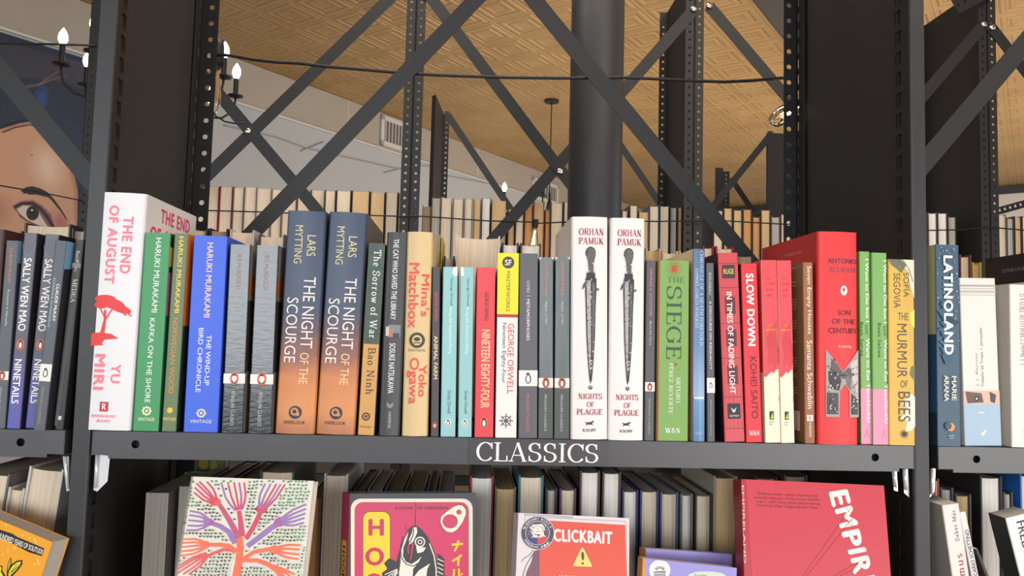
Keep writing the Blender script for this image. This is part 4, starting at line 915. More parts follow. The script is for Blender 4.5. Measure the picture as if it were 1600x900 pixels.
for q, lab in (((841, 864, 842.4, 865.4, 402), 'worn grey green paperback with orange bird badge, left of the pair'), ((865.6, 889.6, 867.4, 891, 402), 'worn grey green paperback with orange bird badge, right of the pair by the white spines')):
    spine_book(lab, q, ZS, 0, .13, False, mat((84, 96, 98), .3, 0, 'worn_glossy_grey', noise=.3, nscale=60, bump=.2, bscale=200, coat=.3, stretch=(1, 1, .3)), None, (50, 50, 52), 'w',
      penguin_items((.67, .722), 'THOMAS PAINE', (214, 110, 112), (.025, .215), (.38, .62), 'Rights of Man', (.25, .375), (.4, .56), v1=.96) + [('R', 0, 1, .728, 1, (78, 84, 82)), ('r', 'PENGUIN CLASSICS', .4, .56, .76, .96, (186, 186, 190)), ('P', [(0, 0), (.2, 0), (.1, .006), (0, .02)], (220, 214, 200)), ('P', [(.8, 0), (1, 0), (1, .015), (.9, .007)], (220, 214, 200))], group='worn grey green paperbacks')
# dagger
GY = (96, 92, 94); GD = (48, 46, 50); GLt = (176, 172, 172)
def dagger():
    rnd = random.Random(3)
    L = [('E', .52, .165, .14, GD, .17), ('E', .52, .163, .11, GY, .13), ('P', [(.40, .175), (.66, .175), (.60, .215), (.60, .255), (.46, .255), (.46, .215)], GY), ('P', [(.41, .255), (.64, .255), (.65, .28), (.40, .28)], GD),
         ('P', [(.38, .28), (.68, .28), (.68, .335), (.66, .40), (.64, .55), (.60, .66), (.56, .735), (.52, .755), (.49, .735), (.45, .66), (.41, .55), (.385, .40), (.37, .335)], GD),
         ('P', [(.41, .29), (.52, .29), (.53, .60), (.52, .72), (.48, .65), (.44, .54), (.42, .40)], GLt), ('P', [(.56, .30), (.64, .30), (.63, .45), (.60, .60), (.56, .68)], GY), ('E', .52, .77, .055, GD), ('E', .52, .768, .03, GLt),
         ('E', .36, .315, .05, GY), ('E', .72, .33, .035, GY), ('L', [(.36, .3), (.30, .33)], .03, GD)]
    for i in range(95):
        v = rnd.uniform(.15, .72); w = .13 if v < .4 else .13 * (1 - (v - .4) / .42); u = .525 + rnd.uniform(-w, w)
        L.append(('E', u, v, rnd.uniform(.008, .02), rnd.choice((GD, GLt, (130, 126, 126), (226, 222, 220))), rnd.uniform(.01, .03), rnd.uniform(0, 3), 6))
    return L
CR = (166, 38, 66)
pam = [('h', 'ORHAN', .2, .88, .052, .086, CR, 'S'), ('h', 'PAMUK', .2, .88, .094, .128, CR, 'S'), ('h', 'NIGHTS', .2, .84, .796, .823, CR, 'S'), ('h', 'OF', .42, .62, .833, .857, CR, 'S'), ('h', 'PLAGUE', .16, .84, .865, .892, CR, 'S'),
       ('P', [(.36, .922), (.46, .925), (.56, .921), (.62, .915), (.6, .925), (.55, .93), (.62, .937), (.52, .934), (.44, .934), (.4, .94), (.42, .93)], GD), ('h', 'KNOPF', .32, .68, .952, .966, GD, 'S')] + dagger()
for q, lab in (((892, 949.3, 891.6, 951, 339), 'thick white hardback with an engraved dagger, left of the pair'), ((950.3, 1005.4, 953.4, 1009, 341), 'thick white hardback with an engraved dagger, right of the pair')):
    spine_book(lab, q, ZS, -.002, .155, True, (236, 230, 228), (206, 196, 190), (200, 190, 186), 'w', pam, bulge=.002, group='white dagger hardbacks')
spine_book('thin dark grey paperback with pink author name and orange bird badge', (1006.4, 1022.4, 1010, 1025.5, 407), ZS, 0, .13, False, (84, 84, 88), None, (120, 40, 40), 'w',
   penguin_items((.68, .73), 'GEORGE S. SCHUYLER', (226, 132, 146), (.045, .315), (.35, .62), 'Black No More', (.34, .475), (.4, .58), pgr=.28))
spine_book('apple green spine with a red sun and large dark serif capitals', (1025.5, 1075.2, 1028, 1077.8, 407), ZS, 0, .13, False, (124, 168, 86), None, (150, 60, 50), 'w',
   [('R', 0, .055, 0, 1, (168, 50, 44)), ('E', .52, .046, .1, (206, 84, 54)), ('h', 'THE', .3, .82, .092, .125, (66, 100, 62), 's'), ('r', 'SIEGE', .28, .76, .145, .55, (52, 84, 54), 's'), ('E', .6, .58, .045, (190, 60, 40)), ('E', .54, .57, .02, (190, 60, 40)), ('E', .66, .605, .015, (190, 60, 40)),
    ('r', 'ARTURO', .6, .74, .645, .79, (240, 244, 232), 's'), ('r', 'PÉREZ-REVERTE', .37, .53, .573, .852, (240, 244, 232), 's'), ('h', 'W&N', .27, .74, .928, .958, (244, 246, 240), 'S')] +
   [('L', [(.52, .046), (.52 + .26 * math.cos(a), .046 + .26 * math.sin(a) * .18)], .012, (206, 84, 54)) for a in [i * .3927 for i in range(16)]])
def blue(h): return banded('blue_sea_print', [(0, (84, 128, 176)), (.2, (104, 146, 188)), (.24, (150, 176, 206)), (.5, (92, 130, 176)), (1, (74, 106, 146))], h, .35, .06, 60)
spine_book('slim blue paperback with overlapping white capitals', (1082, 1102, 1083, 1101.4, 389), ZS, 0, .13, False, (92, 130, 170), (206, 188, 152), (120, 24, 34), 'w',
   [('r', 'CHRONICLE OF A DEATH FORETOLD', .54, .86, .01, .505, (206, 220, 236), 's'), ('r', 'GABRIEL GARCIA MARQUEZ', .12, .44, .105, .415, (206, 220, 236), 's'), ('R', .1, .9, .772, .782, (224, 230, 236)), ('h', 'KNOPF', .2, .8, .95, .965, (206, 220, 236), 's')], mats=blue, bulge=.0012)
spine_book('thin grey paperback with white capitals and white bird band beside the blue spine', (1104.5, 1118, 1103.3, 1116, 411), ZS, 0, .12, False, (86, 86, 90), (60, 58, 60), (60, 58, 60), 'w',
   penguin_items((.647, .73), 'A DISCOURSE ON INEQUALITY', WHT, (.215, .6), (.3, .62), 'ROUSSEAU', (.055, .18), (.3, .62), po=None, pgr=.32, body=(40, 40, 44)))
DR = (128, 34, 44)
boxes = [('R', 0, 1, v, v + .003, DR) for v in (.055, .185, .375, .56, .765, .93)] + [('L', [(u, .19), (u, .93)], .008, (172, 50, 60)) for u in (.12, .3, .5, .7, .88)]
for v0, v1 in ((.235, .33), (.41, .5), (.6, .70)): boxes += [('R', .26, .78, v0, v1, DR), ('R', .32, .72, v0 + .008, v1 - .008, (96, 30, 38))]
spine_book('red spine printed with panelled doors and white capitals', (1131.5, 1165, 1121.5, 1152.6, 395), ZS, 0, .14, False, (204, 66, 76), (44, 34, 40), (120, 30, 38), 'w',
   boxes + [('R', .18, .82, .065, .137, (62, 36, 44)), ('h', 'RUGE', .25, .76, .086, .114, (232, 208, 96), 'b'), ('r', 'IN TIMES OF FADING LIGHT', .34, .62, .21, .75, (244, 236, 232), 'b'), ('R', .2, .82, .8, .88, (40, 34, 42)), ('P', [(.36, .82), (.5, .835), (.64, .82), (.58, .84), (.5, .85), (.42, .84)], (220, 216, 214)), ('h', 'GRAYWOLF', .28, .74, .86, .87, (220, 216, 214), 'b')], rough=.4)
spine_book('bright red paperback with bold white capitals', (1165.8, 1191.6, 1157, 1183.3, 412), ZS, 0, .13, False, (226, 42, 54), (70, 34, 40), (180, 40, 44), 'w',
   [('r', 'SLOW DOWN', .28, .76, .055, .465, (248, 240, 238), 'B'), ('r', 'KOHEI SAITO', .38, .78, .525, .87, (110, 16, 28), 'b'), ('h', 'W&N', .2, .82, .935, .963, (248, 240, 238), 'S')])
def swirl(sd):
    rnd = random.Random(sd); L = []
    for k in range(7):
        u0 = .95 - k * .12; pts = [(min(.98, max(.02, u0 - .28 * math.sin(i * .75 + k * .5) * (.4 + i * .06))), .33 + k * .018 + i * .033) for i in range(8)]
        L.append(('L', [p for p in pts if p[1] < .6], .018, (120, 30, 36)))
    return L
cat_ = [('P', [(0, 0), (1, 0), (1, .60), (.8, .605), (.66, .625), (.5, .615), (.3, .63), (.14, .645), (0, .64)], (236, 74, 84)), ('h', 'the', .36, .62, .094, .106, (110, 30, 30), 's'), ('h', 'CATCHER', .2, .86, .125, .138, (110, 30, 30), 's'), ('h', 'in the', .32, .74, .157, .169, (110, 30, 30), 's'), ('h', 'RYE', .36, .66, .189, .202, (110, 30, 30), 's'),
        ('h', 'J. D.', .38, .62, .355, .366, (236, 190, 60), 'b'), ('h', 'SALINGER', .18, .82, .38, .391, (236, 190, 60), 'b'), ('R', .3, .58, .83, .875, (40, 40, 34)), ('P', [(.34, .87), (.5, .835), (.56, .87)], (190, 206, 50)), ('h', 'BACK', .28, .58, .884, .892, (90, 80, 60)), ('h', 'BAY', .28, .5, .898, .905, (90, 80, 60)), ('L', [(.86, .75), (.96, .76), (.9, .775)], .02, (60, 50, 40))]
for k, (q, lab) in enumerate((((1196, 1220.3, 1188.6, 1213.6, 406.5), 'coral and cream paperback with swirling line drawing, left of the pair'), ((1220.8, 1241.9, 1214, 1236.4, 407), 'coral and cream paperback with swirling line drawing, right of the pair'))):
    spine_book(lab, q, ZS, 0, .12, False, (240, 234, 206), (232, 80, 84) if k else (228, 72, 78), (206, 60, 66), 'w', cat_ + swirl(k), group='coral and cream paperbacks', sideL=[('R', 0, 1, .62, 1, (238, 226, 196))] if not k else None)
spine_book('wood brown spine with white hand lettering and an olive back cover', (1257, 1275, 1254.5, 1270, 410), ZS, 0, .12, False, mat((156, 100, 66), .5, noise=.3, nscale=60, stretch=(8, 1, 1)), (132, 112, 74), None, 'w',
   [('r', 'Seven Empty Houses', .3, .8, .02, .40, (244, 236, 224)), ('r', 'Samanta Schweblin', .3, .8, .435, .81, (244, 236, 224)), ('R', .22, .8, .845, .878, (244, 236, 224)), ('h', 'R', .38, .64, .85, .873, (150, 90, 60), 'S'), ('r', 'RIVERHEAD', .4, .62, .885, .965, (244, 236, 224))],
   sideL=[('R', .15, .85, v, v + .006, (196, 184, 150)) for v in (.02, .1, .12, .2, .214, .228, .242, .256, .32, .334, .348, .362, .44, .53, .545, .56, .575, .62, .635, .7, .714, .728)] + [('R', .3, .9, .83, .94, (226, 222, 210))])
DK = (66, 44, 70)
rnd = random.Random(5)
mimg = [('P', [(.18, .557), (.6, .66), (1, .557), (1, .872), (.76, .872), (.76, .752), (.64, .72), (.52, .752), (.5, .872), (.18, .872)], (170, 160, 158)),
        ('P', [(.3, .6), (.45, .625), (.6, .665), (.74, .64), (.86, .66), (.8, .7), (.5, .69), (.3, .655)], (96, 90, 92)), ('P', [(.24, .66), (.4, .66), (.56, .70), (.5, .75), (.3, .74), (.24, .70)], (62, 56, 60)), ('P', [(.66, .66), (.82, .70), (.78, .75), (.68, .725)], (120, 112, 112)),
        ('P', [(.8, .62), (.97, .60), (.97, .76), (.84, .70)], (206, 198, 194)), ('P', [(.2, .76), (.48, .76), (.48, .86), (.2, .86)], (80, 74, 78)), ('P', [(.8, .76), (.98, .79), (.98, .86), (.8, .86)], (74, 68, 72)), ('L', [(.28, .65), (.5, .675), (.7, .68)], .03, (40, 36, 40)), ('L', [(.3, .74), (.5, .73)], .03, (30, 28, 32))]
for i in range(40):
    u, v = rnd.uniform(.22, .46), rnd.uniform(.6, .85); mimg.append(('E', u, v, rnd.uniform(.01, .035), rnd.choice(((50, 46, 50), (200, 194, 190), (120, 114, 114))), rnd.uniform(.01, .03), rnd.uniform(0, 3), 6))
    u, v = rnd.uniform(.8, .96), rnd.uniform(.64, .86); mimg.append(('E', u, v, rnd.uniform(.01, .03), rnd.choice(((60, 56, 60), (214, 206, 204), (120, 114, 114))), rnd.uniform(.01, .03), rnd.uniform(0, 3), 6))
spine_book('thick bright red hardback with an M shaped photo and black capitals', (1277.3, 1342.4, 1277.6, 1340, 362.5), ZS, -.004, .165, True, (228, 46, 50), (176, 34, 36), (200, 44, 46), 'w',  # side reds darkened to carry the shade of light from the front
   [('h', 'ANTONIO', .24, .96, .127, .151, DK, 'b'), ('h', 'SCURATI', .28, .93, .169, .193, (130, 70, 90), 'b'), ('E', .63, .279, .085, (240, 232, 230), .12), ('E', .63, .275, .03, (180, 40, 50), .05), ('h', 'SON', .47, .8, .372, .396, (96, 24, 32), 'b'), ('h', 'OF THE', .33, .92, .413, .438, (96, 24, 32), 'b'), ('h', 'CENTURY', .25, .97, .456, .482, (96, 24, 32), 'b'), ('h', 'A NOVEL', .48, .82, .538, .549, (244, 220, 220), 'b')] + mimg,
   bulge=.002, sideL=[('h', 'OF THE CENTURY', .0, .74, .135, .165, (60, 20, 24), 'b'), ('h', 'PRAISE FOR', .45, .75, .07, .085, (196, 130, 130))])
spine_book('green and pink thin paperback partly tucked behind the thick red spine', (1345, 1363.3, 1342.5, 1358.8, 393), ZS, .004, .12, False, (122, 176, 94), None, (80, 110, 60), 'w',
   [('R', 0, 1, .715, 1, (234, 152, 182)), ('r', 'I Want to Die but I', .56, .86, .04, .37, WHT, 'b'), ('r', 'still', .5, .74, .385, .435, (50, 70, 40)), ('r', 'Want to Eat Tteokbokki', .56, .88, .455, .89, WHT, 'b'), ('r', 'Baek Sehee', .03, .3, .37, .55, (50, 66, 44)), ('L', [(.3, .965), (.5, .94), (.7, .96)], .03, (90, 60, 70)), ('L', [(.5, .94), (.55, .925)], .03, (90, 60, 70))], group='green and pink thin paperbacks')
spine_book('green and pink thin paperback beside the yellow floral spine', (1364.4, 1388, 1361.2, 1386.4, 395), ZS, .001, .12, False, (122, 176, 94), None, (80, 110, 60), 'w',
   [('R', 0, 1, .715, 1, (234, 152, 182)), ('r', 'I Want to Die but I', .76, .97, .04, .37, WHT, 'b'), ('r', 'still', .74, .9, .385, .435, (50, 70, 40)), ('r', 'Want to Eat Tteokbokki', .76, .97, .455, .89, WHT, 'b'), ('r', 'Baek Sehee', .36, .58, .37, .55, (50, 66, 44)), ('L', [(.55, .965), (.72, .94), (.85, .96)], .02, (90, 60, 70)), ('L', [(.72, .94), (.76, .92)], .02, (90, 60, 70))], group='green and pink thin paperbacks')
BR = (92, 76, 52)
spine_book('yellow spine with white flowers, bees and brown hand lettering, last beside the right post', (1389.2, 1430.3, 1387.6, 1428.5, 405.5), ZS, -.001, .13, False, mat((220, 178, 76), .45, noise=.12, nscale=40), (206, 160, 60), None, 'w',
   [('P', [(.1, 0), (1, 0), (1, .21), (.86, .15), (.75, .06), (.5, .03), (.1, .012)], (226, 220, 200)), ('P', [(.0, .0), (.5, .0), (.7, .03), (.5, .075), (.3, .05), (.1, .03)], (110, 112, 88)), ('L', [(.55, .0), (.8, .05), (.95, .12)], .03, (90, 96, 70)), ('L', [(.4, .01), (.62, .05)], .02, (70, 76, 56)),
    ('P', [(.82, .29), (1, .27), (1, .37), (.86, .35)], (248, 226, 90)), ('P', [(.86, .58), (1, .57), (1, .66), (.8, .62)], (120, 116, 84)), ('P', [(1, .74), (.8, .72), (.5, .78), (.7, .80), (.45, .86), (.7, .87), (.6, .93), (.85, .92), (1, .90)], (240, 232, 216)),
    ('r', 'SOFÍA', .58, .86, .07, .205, BR), ('r', 'SEGOVIA', .2, .46, .075, .265, BR), ('h', 'THE', .36, .76, .29, .33, BR), ('r', 'MURMUR', .32, .7, .35, .64, BR), ('h', 'OF', .44, .72, .655, .692, BR), ('r', 'BEES', .35, .82, .715, .875, BR), ('E', .58, .94, .11, (70, 60, 44)), ('O', .58, .94, .14, .155, (70, 60, 44))], rough=.5)
# ---- right bay
TEAL = (150, 200, 220)
rnd = random.Random(9)
crowd = []
for i in range(150):
    v = rnd.random() ** 1.2 * .5; u = rnd.uniform(.04, .96); crowd.append(('E', u, v + .012, rnd.uniform(.012, .045), rnd.choice(((120, 170, 196), (40, 74, 100), (88, 134, 164), (176, 208, 220))), rnd.uniform(.01, .03), rnd.uniform(0, 3), 6))
for i in range(9): crowd.append(('P', [(rnd.uniform(.0, .2), .3 + i * .03), (rnd.uniform(.2, .5), .28 + i * .034), (rnd.uniform(.6, .98), .33 + i * .03), (rnd.uniform(.3, .6), .36 + i * .03)], rnd.choice(((52, 92, 122), (120, 176, 204), (70, 118, 150), (36, 62, 84)))))
spine_book('dark blue spine with crowd print, big white capitals and an orange moon', (1464.5, 1502.2, 1461.4, 1498.6, 382.5), ZS, -.002, .13, False, (60, 88, 110), (214, 204, 156), None, 'w',
   crowd + [('r', 'LATINOLAND', .28, .68, .055, .55, (244, 242, 238), 'B'), ('r', 'MARIE', .58, .78, .655, .775, (236, 230, 206), 'b'), ('r', 'ARANA', .26, .46, .652, .78, (236, 230, 206), 'b'), ('E', .52, .905, .17, (232, 156, 84)), ('E', .42, .9, .14, (60, 88, 110)), ('R', .42, .66, .945, .949, (180, 180, 170)), ('R', .46, .62, .957, .961, (180, 180, 170))],
   sideL=[('R', 0, 1, .45, .84, (52, 92, 122)), ('R', 0, 1, .84, 1, (44, 60, 76)), ('R', .1, .8, .85, .97, (206, 208, 206))])
spine_book('worn white paperback with pale blue foot leaning in the right bay', (1505, 1567, 1501, 1553, 434.5), ZS, .006, .13, False, (230, 224, 216), None, (206, 198, 190), 'w',
   [('R', 0, 1, .04, .052, (170, 166, 160)), ('R', 0, 1, .06, .066, (186, 182, 176)), ('R', 0, 1, .074, .09, (190, 186, 180)), ('R', 0, 1, .1, .104, (180, 176, 170)), ('l', 'J. J. Benitez', .36, .44, .45, .65, (150, 146, 142)), ('l', 'Caballo de Troya 1. Jerusalén', .5, .6, .3, .65, (96, 92, 90)),
    ('R', 0, 1, .755, 1, (168, 194, 216)), ('R', 0, 1, .675, .755, (222, 186, 166)), ('P', [(.05, .68), (.5, .69), (.55, .745), (.1, .75)], (110, 84, 80)), ('E', .36, .722, .07, (40, 36, 40)), ('E', .36, .722, .03, (226, 220, 214)), ('P', [(.72, .68), (.9, .7), (.86, .75), (.74, .74)], (80, 70, 74)), ('E', .5, .93, .05, (220, 226, 196)), ('E', .56, .915, .04, (230, 232, 220)), ('R', .4, .56, .80, .81, (216, 224, 228))], yb=687)
spine_book('white spine with upward black lettering and a printed back cover at the right edge', (1581, 1618, 1577.5, 1614, 445), ZS, 0, .13, False, (236, 230, 222), (206, 200, 190), None, 'w',
   [('l', 'J. J. Benítez CABALLO DE TROYA 3', .36, .62, .055, .5, (40, 36, 38), 's'), ('E', .62, .90, .11, (60, 56, 56)), ('E', .62, .935, .11, (60, 56, 56)), ('E', .62, .90, .05, (236, 230, 222)), ('E', .62, .935, .05, (236, 230, 222))],
   sideL=[('R', .25, .8, .08, .29, (70, 48, 40)), ('E', .5, .2, .1, (190, 130, 100))] + [('R', .1, .8, v, v + .012, (120, 110, 104)) for v in (.32, .34, .36, .38, .4, .42, .44, .46, .54, .56, .58, .6, .62, .64, .70, .72)])
spine_book('white spine right of the upward lettered spine at the picture edge', (1619.5, 1655, 1616, 1652, 440), ZS, 0, .13, False, (214, 208, 200), None, None, 'w', [('r', 'NOVELA', .35, .6, .2, .4, (60, 56, 60), 's')])
spine_book('tall black hardback in the right bay with small pale lettering on its side', (1690, 1738, 1688, 1736, 383), ZS, 0, .165, True, (34, 32, 34), (38, 34, 35), None, 'w', None,
   sideL=[('h', 'LITERATURA RANDOM HOUSE', .2, .9, .075, .093, (170, 166, 164), 's')])
# ---- left bay
sally = lambda h: banded('indigo_print', [(0, (86, 84, 168)), (.2, (80, 78, 150)), (.4, (72, 72, 88)), (1, (78, 78, 88))], h, .35)
spine_book('grey paperback with orange and white lettering at the far left, white band low', (-13, 7, 8.5, 30, 376), ZS, .0, .13, False, (84, 90, 96), None, (52, 64, 84), 'w',
   penguin_items((.70, .745), 'CLAUDE McKAY', (226, 122, 92), (.04, .23), (.38, .62), 'Romance in Marseille', (.265, .46), (.42, .6)), sideR=[('R', 0, 1, 0, .12, (110, 150, 186))])
for q, lab, Y in (((8.5, 31.5, 37.5, 58, 364), 'dark spine turning violet below with bold white capitals, left of the pair', 0), ((37.5, 62, 70.5, 92, 366), 'dark spine turning violet below with bold white capitals, right of the pair', .006)):
    spine_book(lab, q, ZS, Y, .13, False, (76, 76, 88), None, (40, 38, 44), 'w', [('r', 'SALLY WEN MAO', .2, .78, .13, .505, WHT, 'b'), ('pg', .5, .575, .3, (220, 100, 74)), ('r', 'NINETAILS', .2, .74, .65, .875, WHT, 'b')] +
      [('L', [(.5 + .48 * math.cos(a), .05 + .07 * math.sin(a)) for a in [i * .3 for i in range(11)]], .02, (176, 150, 186))], mats=sally, group='violet footed paperbacks')
spine_book('grey blue spine with a white bird band overlapping the right violet footed spine', (51.5, 69.5, 85.5, 105.5, 376), ZS, -.012, .13, False, (80, 88, 96), None, (44, 46, 54), 'w',
   [('r', 'CLAUDE McKAY', .56, .82, .23, .43, WHT, 'b'), ('r', 'ROMANCE IN MARSEILLE', .22, .42, .2, .46, (170, 196, 214)), ('R', 0, 1, .655, .745, (230, 228, 224)), ('pg', .5, .7, .36, None, 0, (40, 40, 46)), ('r', 'PENGUIN CLASSICS', .36, .54, .775, .965, (186, 150, 150))], sideR=[('P', [(0, 0), (1, 0), (1, .05), (.5, .08), (.2, .14), (0, .15)], (118, 164, 200)), ('E', .55, .5, .3, (60, 54, 56))])
spine_book('black paperback with thin white sketch lines, last before the left post', (84, 99, 117.5, 131, 374.5), ZS, -.002, .12, False, (40, 39, 42), None, (36, 35, 38), 'w',
   [('r', 'Euripides', .3, .7, .06, .17, (220, 216, 210), 'x'), ('r', 'MEDEA', .25, .8, .21, .335, (226, 222, 216), 's'), ('R', 0, 1, .125, .15, (120, 120, 122)), ('R', .3, .7, .93, .95, (200, 200, 200))] + [('L', [(.1 + k * .16, .15), (.04 + k * .1, .6), (.0 + k * .06, .98)], .025, (120, 120, 122)) for k in range(6)])
spine_book('dark maroon spine cut by the left picture edge', (-45, -16, -20, 7, 358), ZS, .0, .13, True, (66, 36, 38), None, (70, 40, 42), 'w', [('r', 'POEMS', .3, .6, .2, .4, (200, 180, 160), 's')])

# ================================================================== LOWER SHELF, BACK ROW (page edges out)
YL = .12
def lr(lab, x0, x1, yt, pg, cv, Y=YL, lean=0.0, fore=-.004, hard=True, d=.15, right=None):
    fore_book(lab, x0, x1, yt, Y, ZL, d, cv, pg, hard, lean, fore, 'page edge books on the lower shelf', right)
lr('large worn grey page block with a grey cover, leftmost in the centre lower bay', 228, 264, 770, 'g', (150, 144, 136), hard=False, fore=0)
lr('thin grey book behind the leaning dotted tree cover', 280, 300, 760, 'g', (120, 116, 112), Y=.14, hard=False, fore=0)
lr('black covered book behind the left half of the tree cover', 330, 360, 748, 'g', (60, 56, 58), Y=.17)
lr('brown book behind the tree cover, left of the dark green one', 368, 402, 748, 'b', (84, 66, 60), Y=.17)
lr('dark green hardback with pale page block behind the tree cover', 406, 461, 735, 'c', (40, 76, 60), Y=.13)
lr('brown backed book right of the tree cover', 479, 506, 775, 'o', (90, 66, 56), Y=.15)
lr('white hardback with a thick page block right of the tree cover', 506.5, 545, 740, 'c', (206, 202, 200))
lr('dark book with magenta edge behind the pink fish cover', 553, 572, 764, 'b', (96, 50, 64), Y=.14)
lr('grey book with a dark mark behind the pink fish cover', 574, 598, 764, 'g', (150, 140, 146), Y=.14)
lr('olive brown book behind the pink fish cover', 600, 630, 766, 'b', (104, 92, 76), Y=.14)
lr('tan edged book behind the middle of the pink fish cover', 632, 664, 766, 'b', (110, 98, 80), Y=.14)
lr('slim tan book behind the right of the pink fish cover', 666, 682, 766, 'b', (96, 88, 80), Y=.14)
lr('grey green book behind the right corner of the pink fish cover', 684, 709, 766, 'g', (96, 92, 88), Y=.14)
lr('red hardback with white page block right of the fish cover', 734, 772, 744, 'w', (150, 34, 44))
lr('tan page block with grey boards left of the teal hardback', 773, 807, 761, 't', (120, 108, 104))
lr('teal hardback with pale page block', 810, 850, 743, 'c', (56, 118, 130))
lr('small grey page block right of the teal hardback', 852, 871.5, 763, 'g', (60, 50, 56))
lr('small tan page block with purple boards', 874, 901, 763, 'c', (90, 54, 90))
lr('tall white page block with dark boards, left of the pair', 906, 938.5, 735.5, 'w', (74, 58, 58))
lr('tall white page block with dark boards, right of the pair', 941, 971, 737, 'w', (74, 58, 58))
lr('pale page block with indigo edge below the CLASSICS sign', 972, 998, 765.5, 'w', (60, 50, 104))
lr('pale page block with dark blue boards', 1000, 1030, 765.5, 'c', (52, 64, 124))
lr('pale page block with blue and white edge', 1031.6, 1060.5, 769, 'c', (92, 104, 140))
lr('narrow white page block with patterned edge', 1063, 1083.5, 771, 'w', (126, 124, 116))
lr('cream page block with dark brown boards', 1085.5, 1113, 772, 'c', (66, 54, 54))
lr('tall tan page block with a map print side beside the red cover', 1115, 1152.5, 744, 't', (176, 172, 148), right=(120, 124, 120))
lr('thin grey book squeezed beside the large red cover', 1153.5, 1158, 754, 'g', (140, 132, 130), fore=0)
lr('dark book behind the large red cover, left', 1180, 1215, 745, 'b', (90, 60, 62), Y=.17)
lr('dark book behind the large red cover, right', 1225, 1262, 742, 'b', (104, 84, 80), Y=.17)
rp = tag(empty('postcard', at(308, 722, .30)), 'small yellow and green patterned card at the back of the lower bay', 'card'); o = rp.location.copy()
q = MB(); a = at(306, 716, .30) - o; b = at(357, 736, .30) - o; q.box((a.x, 0, ZL - o.z), (b.x, .003, a.z), mat((96, 120, 84), .6)); q.build('card_sheet', rp)
A = Art(lambda u, v, o_: at(u, v, .30 - .0005 - o_) - o, 1)
A.ell(318, 725, 8, (206, 176, 60)); A.ell(334, 727, 6, (190, 180, 70), 8); A.rect(352, 357, 716, 736, (176, 150, 150)); A.ell(345, 722, 5, (120, 150, 70)); A.build('card_print', rp)
# left bay lower
ll = -.055
lr('peach page block cut by the left picture edge', -40, 17, 738, 'c', (120, 110, 104), Y=.06, lean=.10)
lr('small white boarded page block in the left lower bay', 13.5, 40, 762, 'c', (222, 218, 210), Y=.06, lean=.10)
lr('thick page block with white board and pink head beside the left post', 46, 101, 731, 'c', (226, 220, 212), Y=.06, lean=.10)
# right bay lower
lr('orange and white edged book just right of the right post', 1459, 1467.5, 748, 'c', (196, 84, 50), Y=.10)
lr('dark blue grey book with pale label behind the leaning white spine', 1469, 1490, 762, 'g', (70, 80, 90), Y=.10)
lr('tan page block with dark cover in the right lower bay', 1492, 1518, 772, 't', (84, 70, 66), Y=.10)
lr('tall white page block with black boards in the right lower bay', 1531, 1566, 744, 'w', (50, 46, 48), Y=.10)
lr('narrow grey page block with dark boards in the right lower bay', 1567, 1583, 769, 'g', (76, 68, 68), Y=.10)
lr('page block with bright blue cover edge at the right picture edge', 1593, 1625, 741, 'w', (50, 110, 190), Y=.10)

# ---- leaning spines, right lower bay
def lean_book(label, TL, TR, BL, BR, Y, d, spine, left, items, hard=False, pages='w', sideL=None, right=None):
    P = [at(*p, Y) for p in (BL, BR, TL, TR)]
    root, t, h = place('paperback_book', label, *P, ZL, 0, d)
    book_mesh(t, h, d, hard, mat(spine, .5), mat(left, .5), mat(right, .5) if right else None, pages, root)
    ink(root, t, h, items)
    if sideL: ink(root, t, h, sideL, 'back_cover_print', side='L', d=d)
lean_book('thick cream spine leaning left with upward black and red gothic lettering', (1472.5, 788), (1497, 788), (1486, 900), (1516, 900), 0, .12, (232, 226, 220), (176, 168, 158),
   [('l', 'Saber Más', .42, .72, .03, .18, (50, 46, 48), 'x'), ('l', 'Nostradamus', .34, .76, .24, .62, (176, 40, 66), 'x')], sideL=[('R', .1, .5, v, v + .01, (90, 84, 84)) for v in (.28, .3, .34, .37, .39, .41)])
lean_book('thin white spine with upward condensed capitals leaning beside the cream spine', (1498.6, 800), (1508.6, 800), (1517, 900), (1530.5, 900), .004, .12, (228, 224, 220), (150, 146, 140),
   [('l', 'MACARIO SCHETTINO', .25, .8, .09, .36, (44, 40, 44), 'b')])
lean_book('thin dark paperback leaning right of the condensed lettered spine', (1523, 858), (1528, 858), (1539, 900), (1545, 900), .006, .10, (60, 56, 58), (40, 40, 44), [('l', 'ENSAYOS', .3, .7, .2, .4, (200, 196, 190), 'b')])
lean_book('white spine with black capitals tilted at the lower right corner', (1569, 809), (1612, 801), (1593, 900), (1634, 893), .012, .03, (236, 236, 236), (60, 58, 60),
   [('r', 'FREDRIK BACKMAN', .34, .66, .03, .62, (44, 42, 46), 'b')])

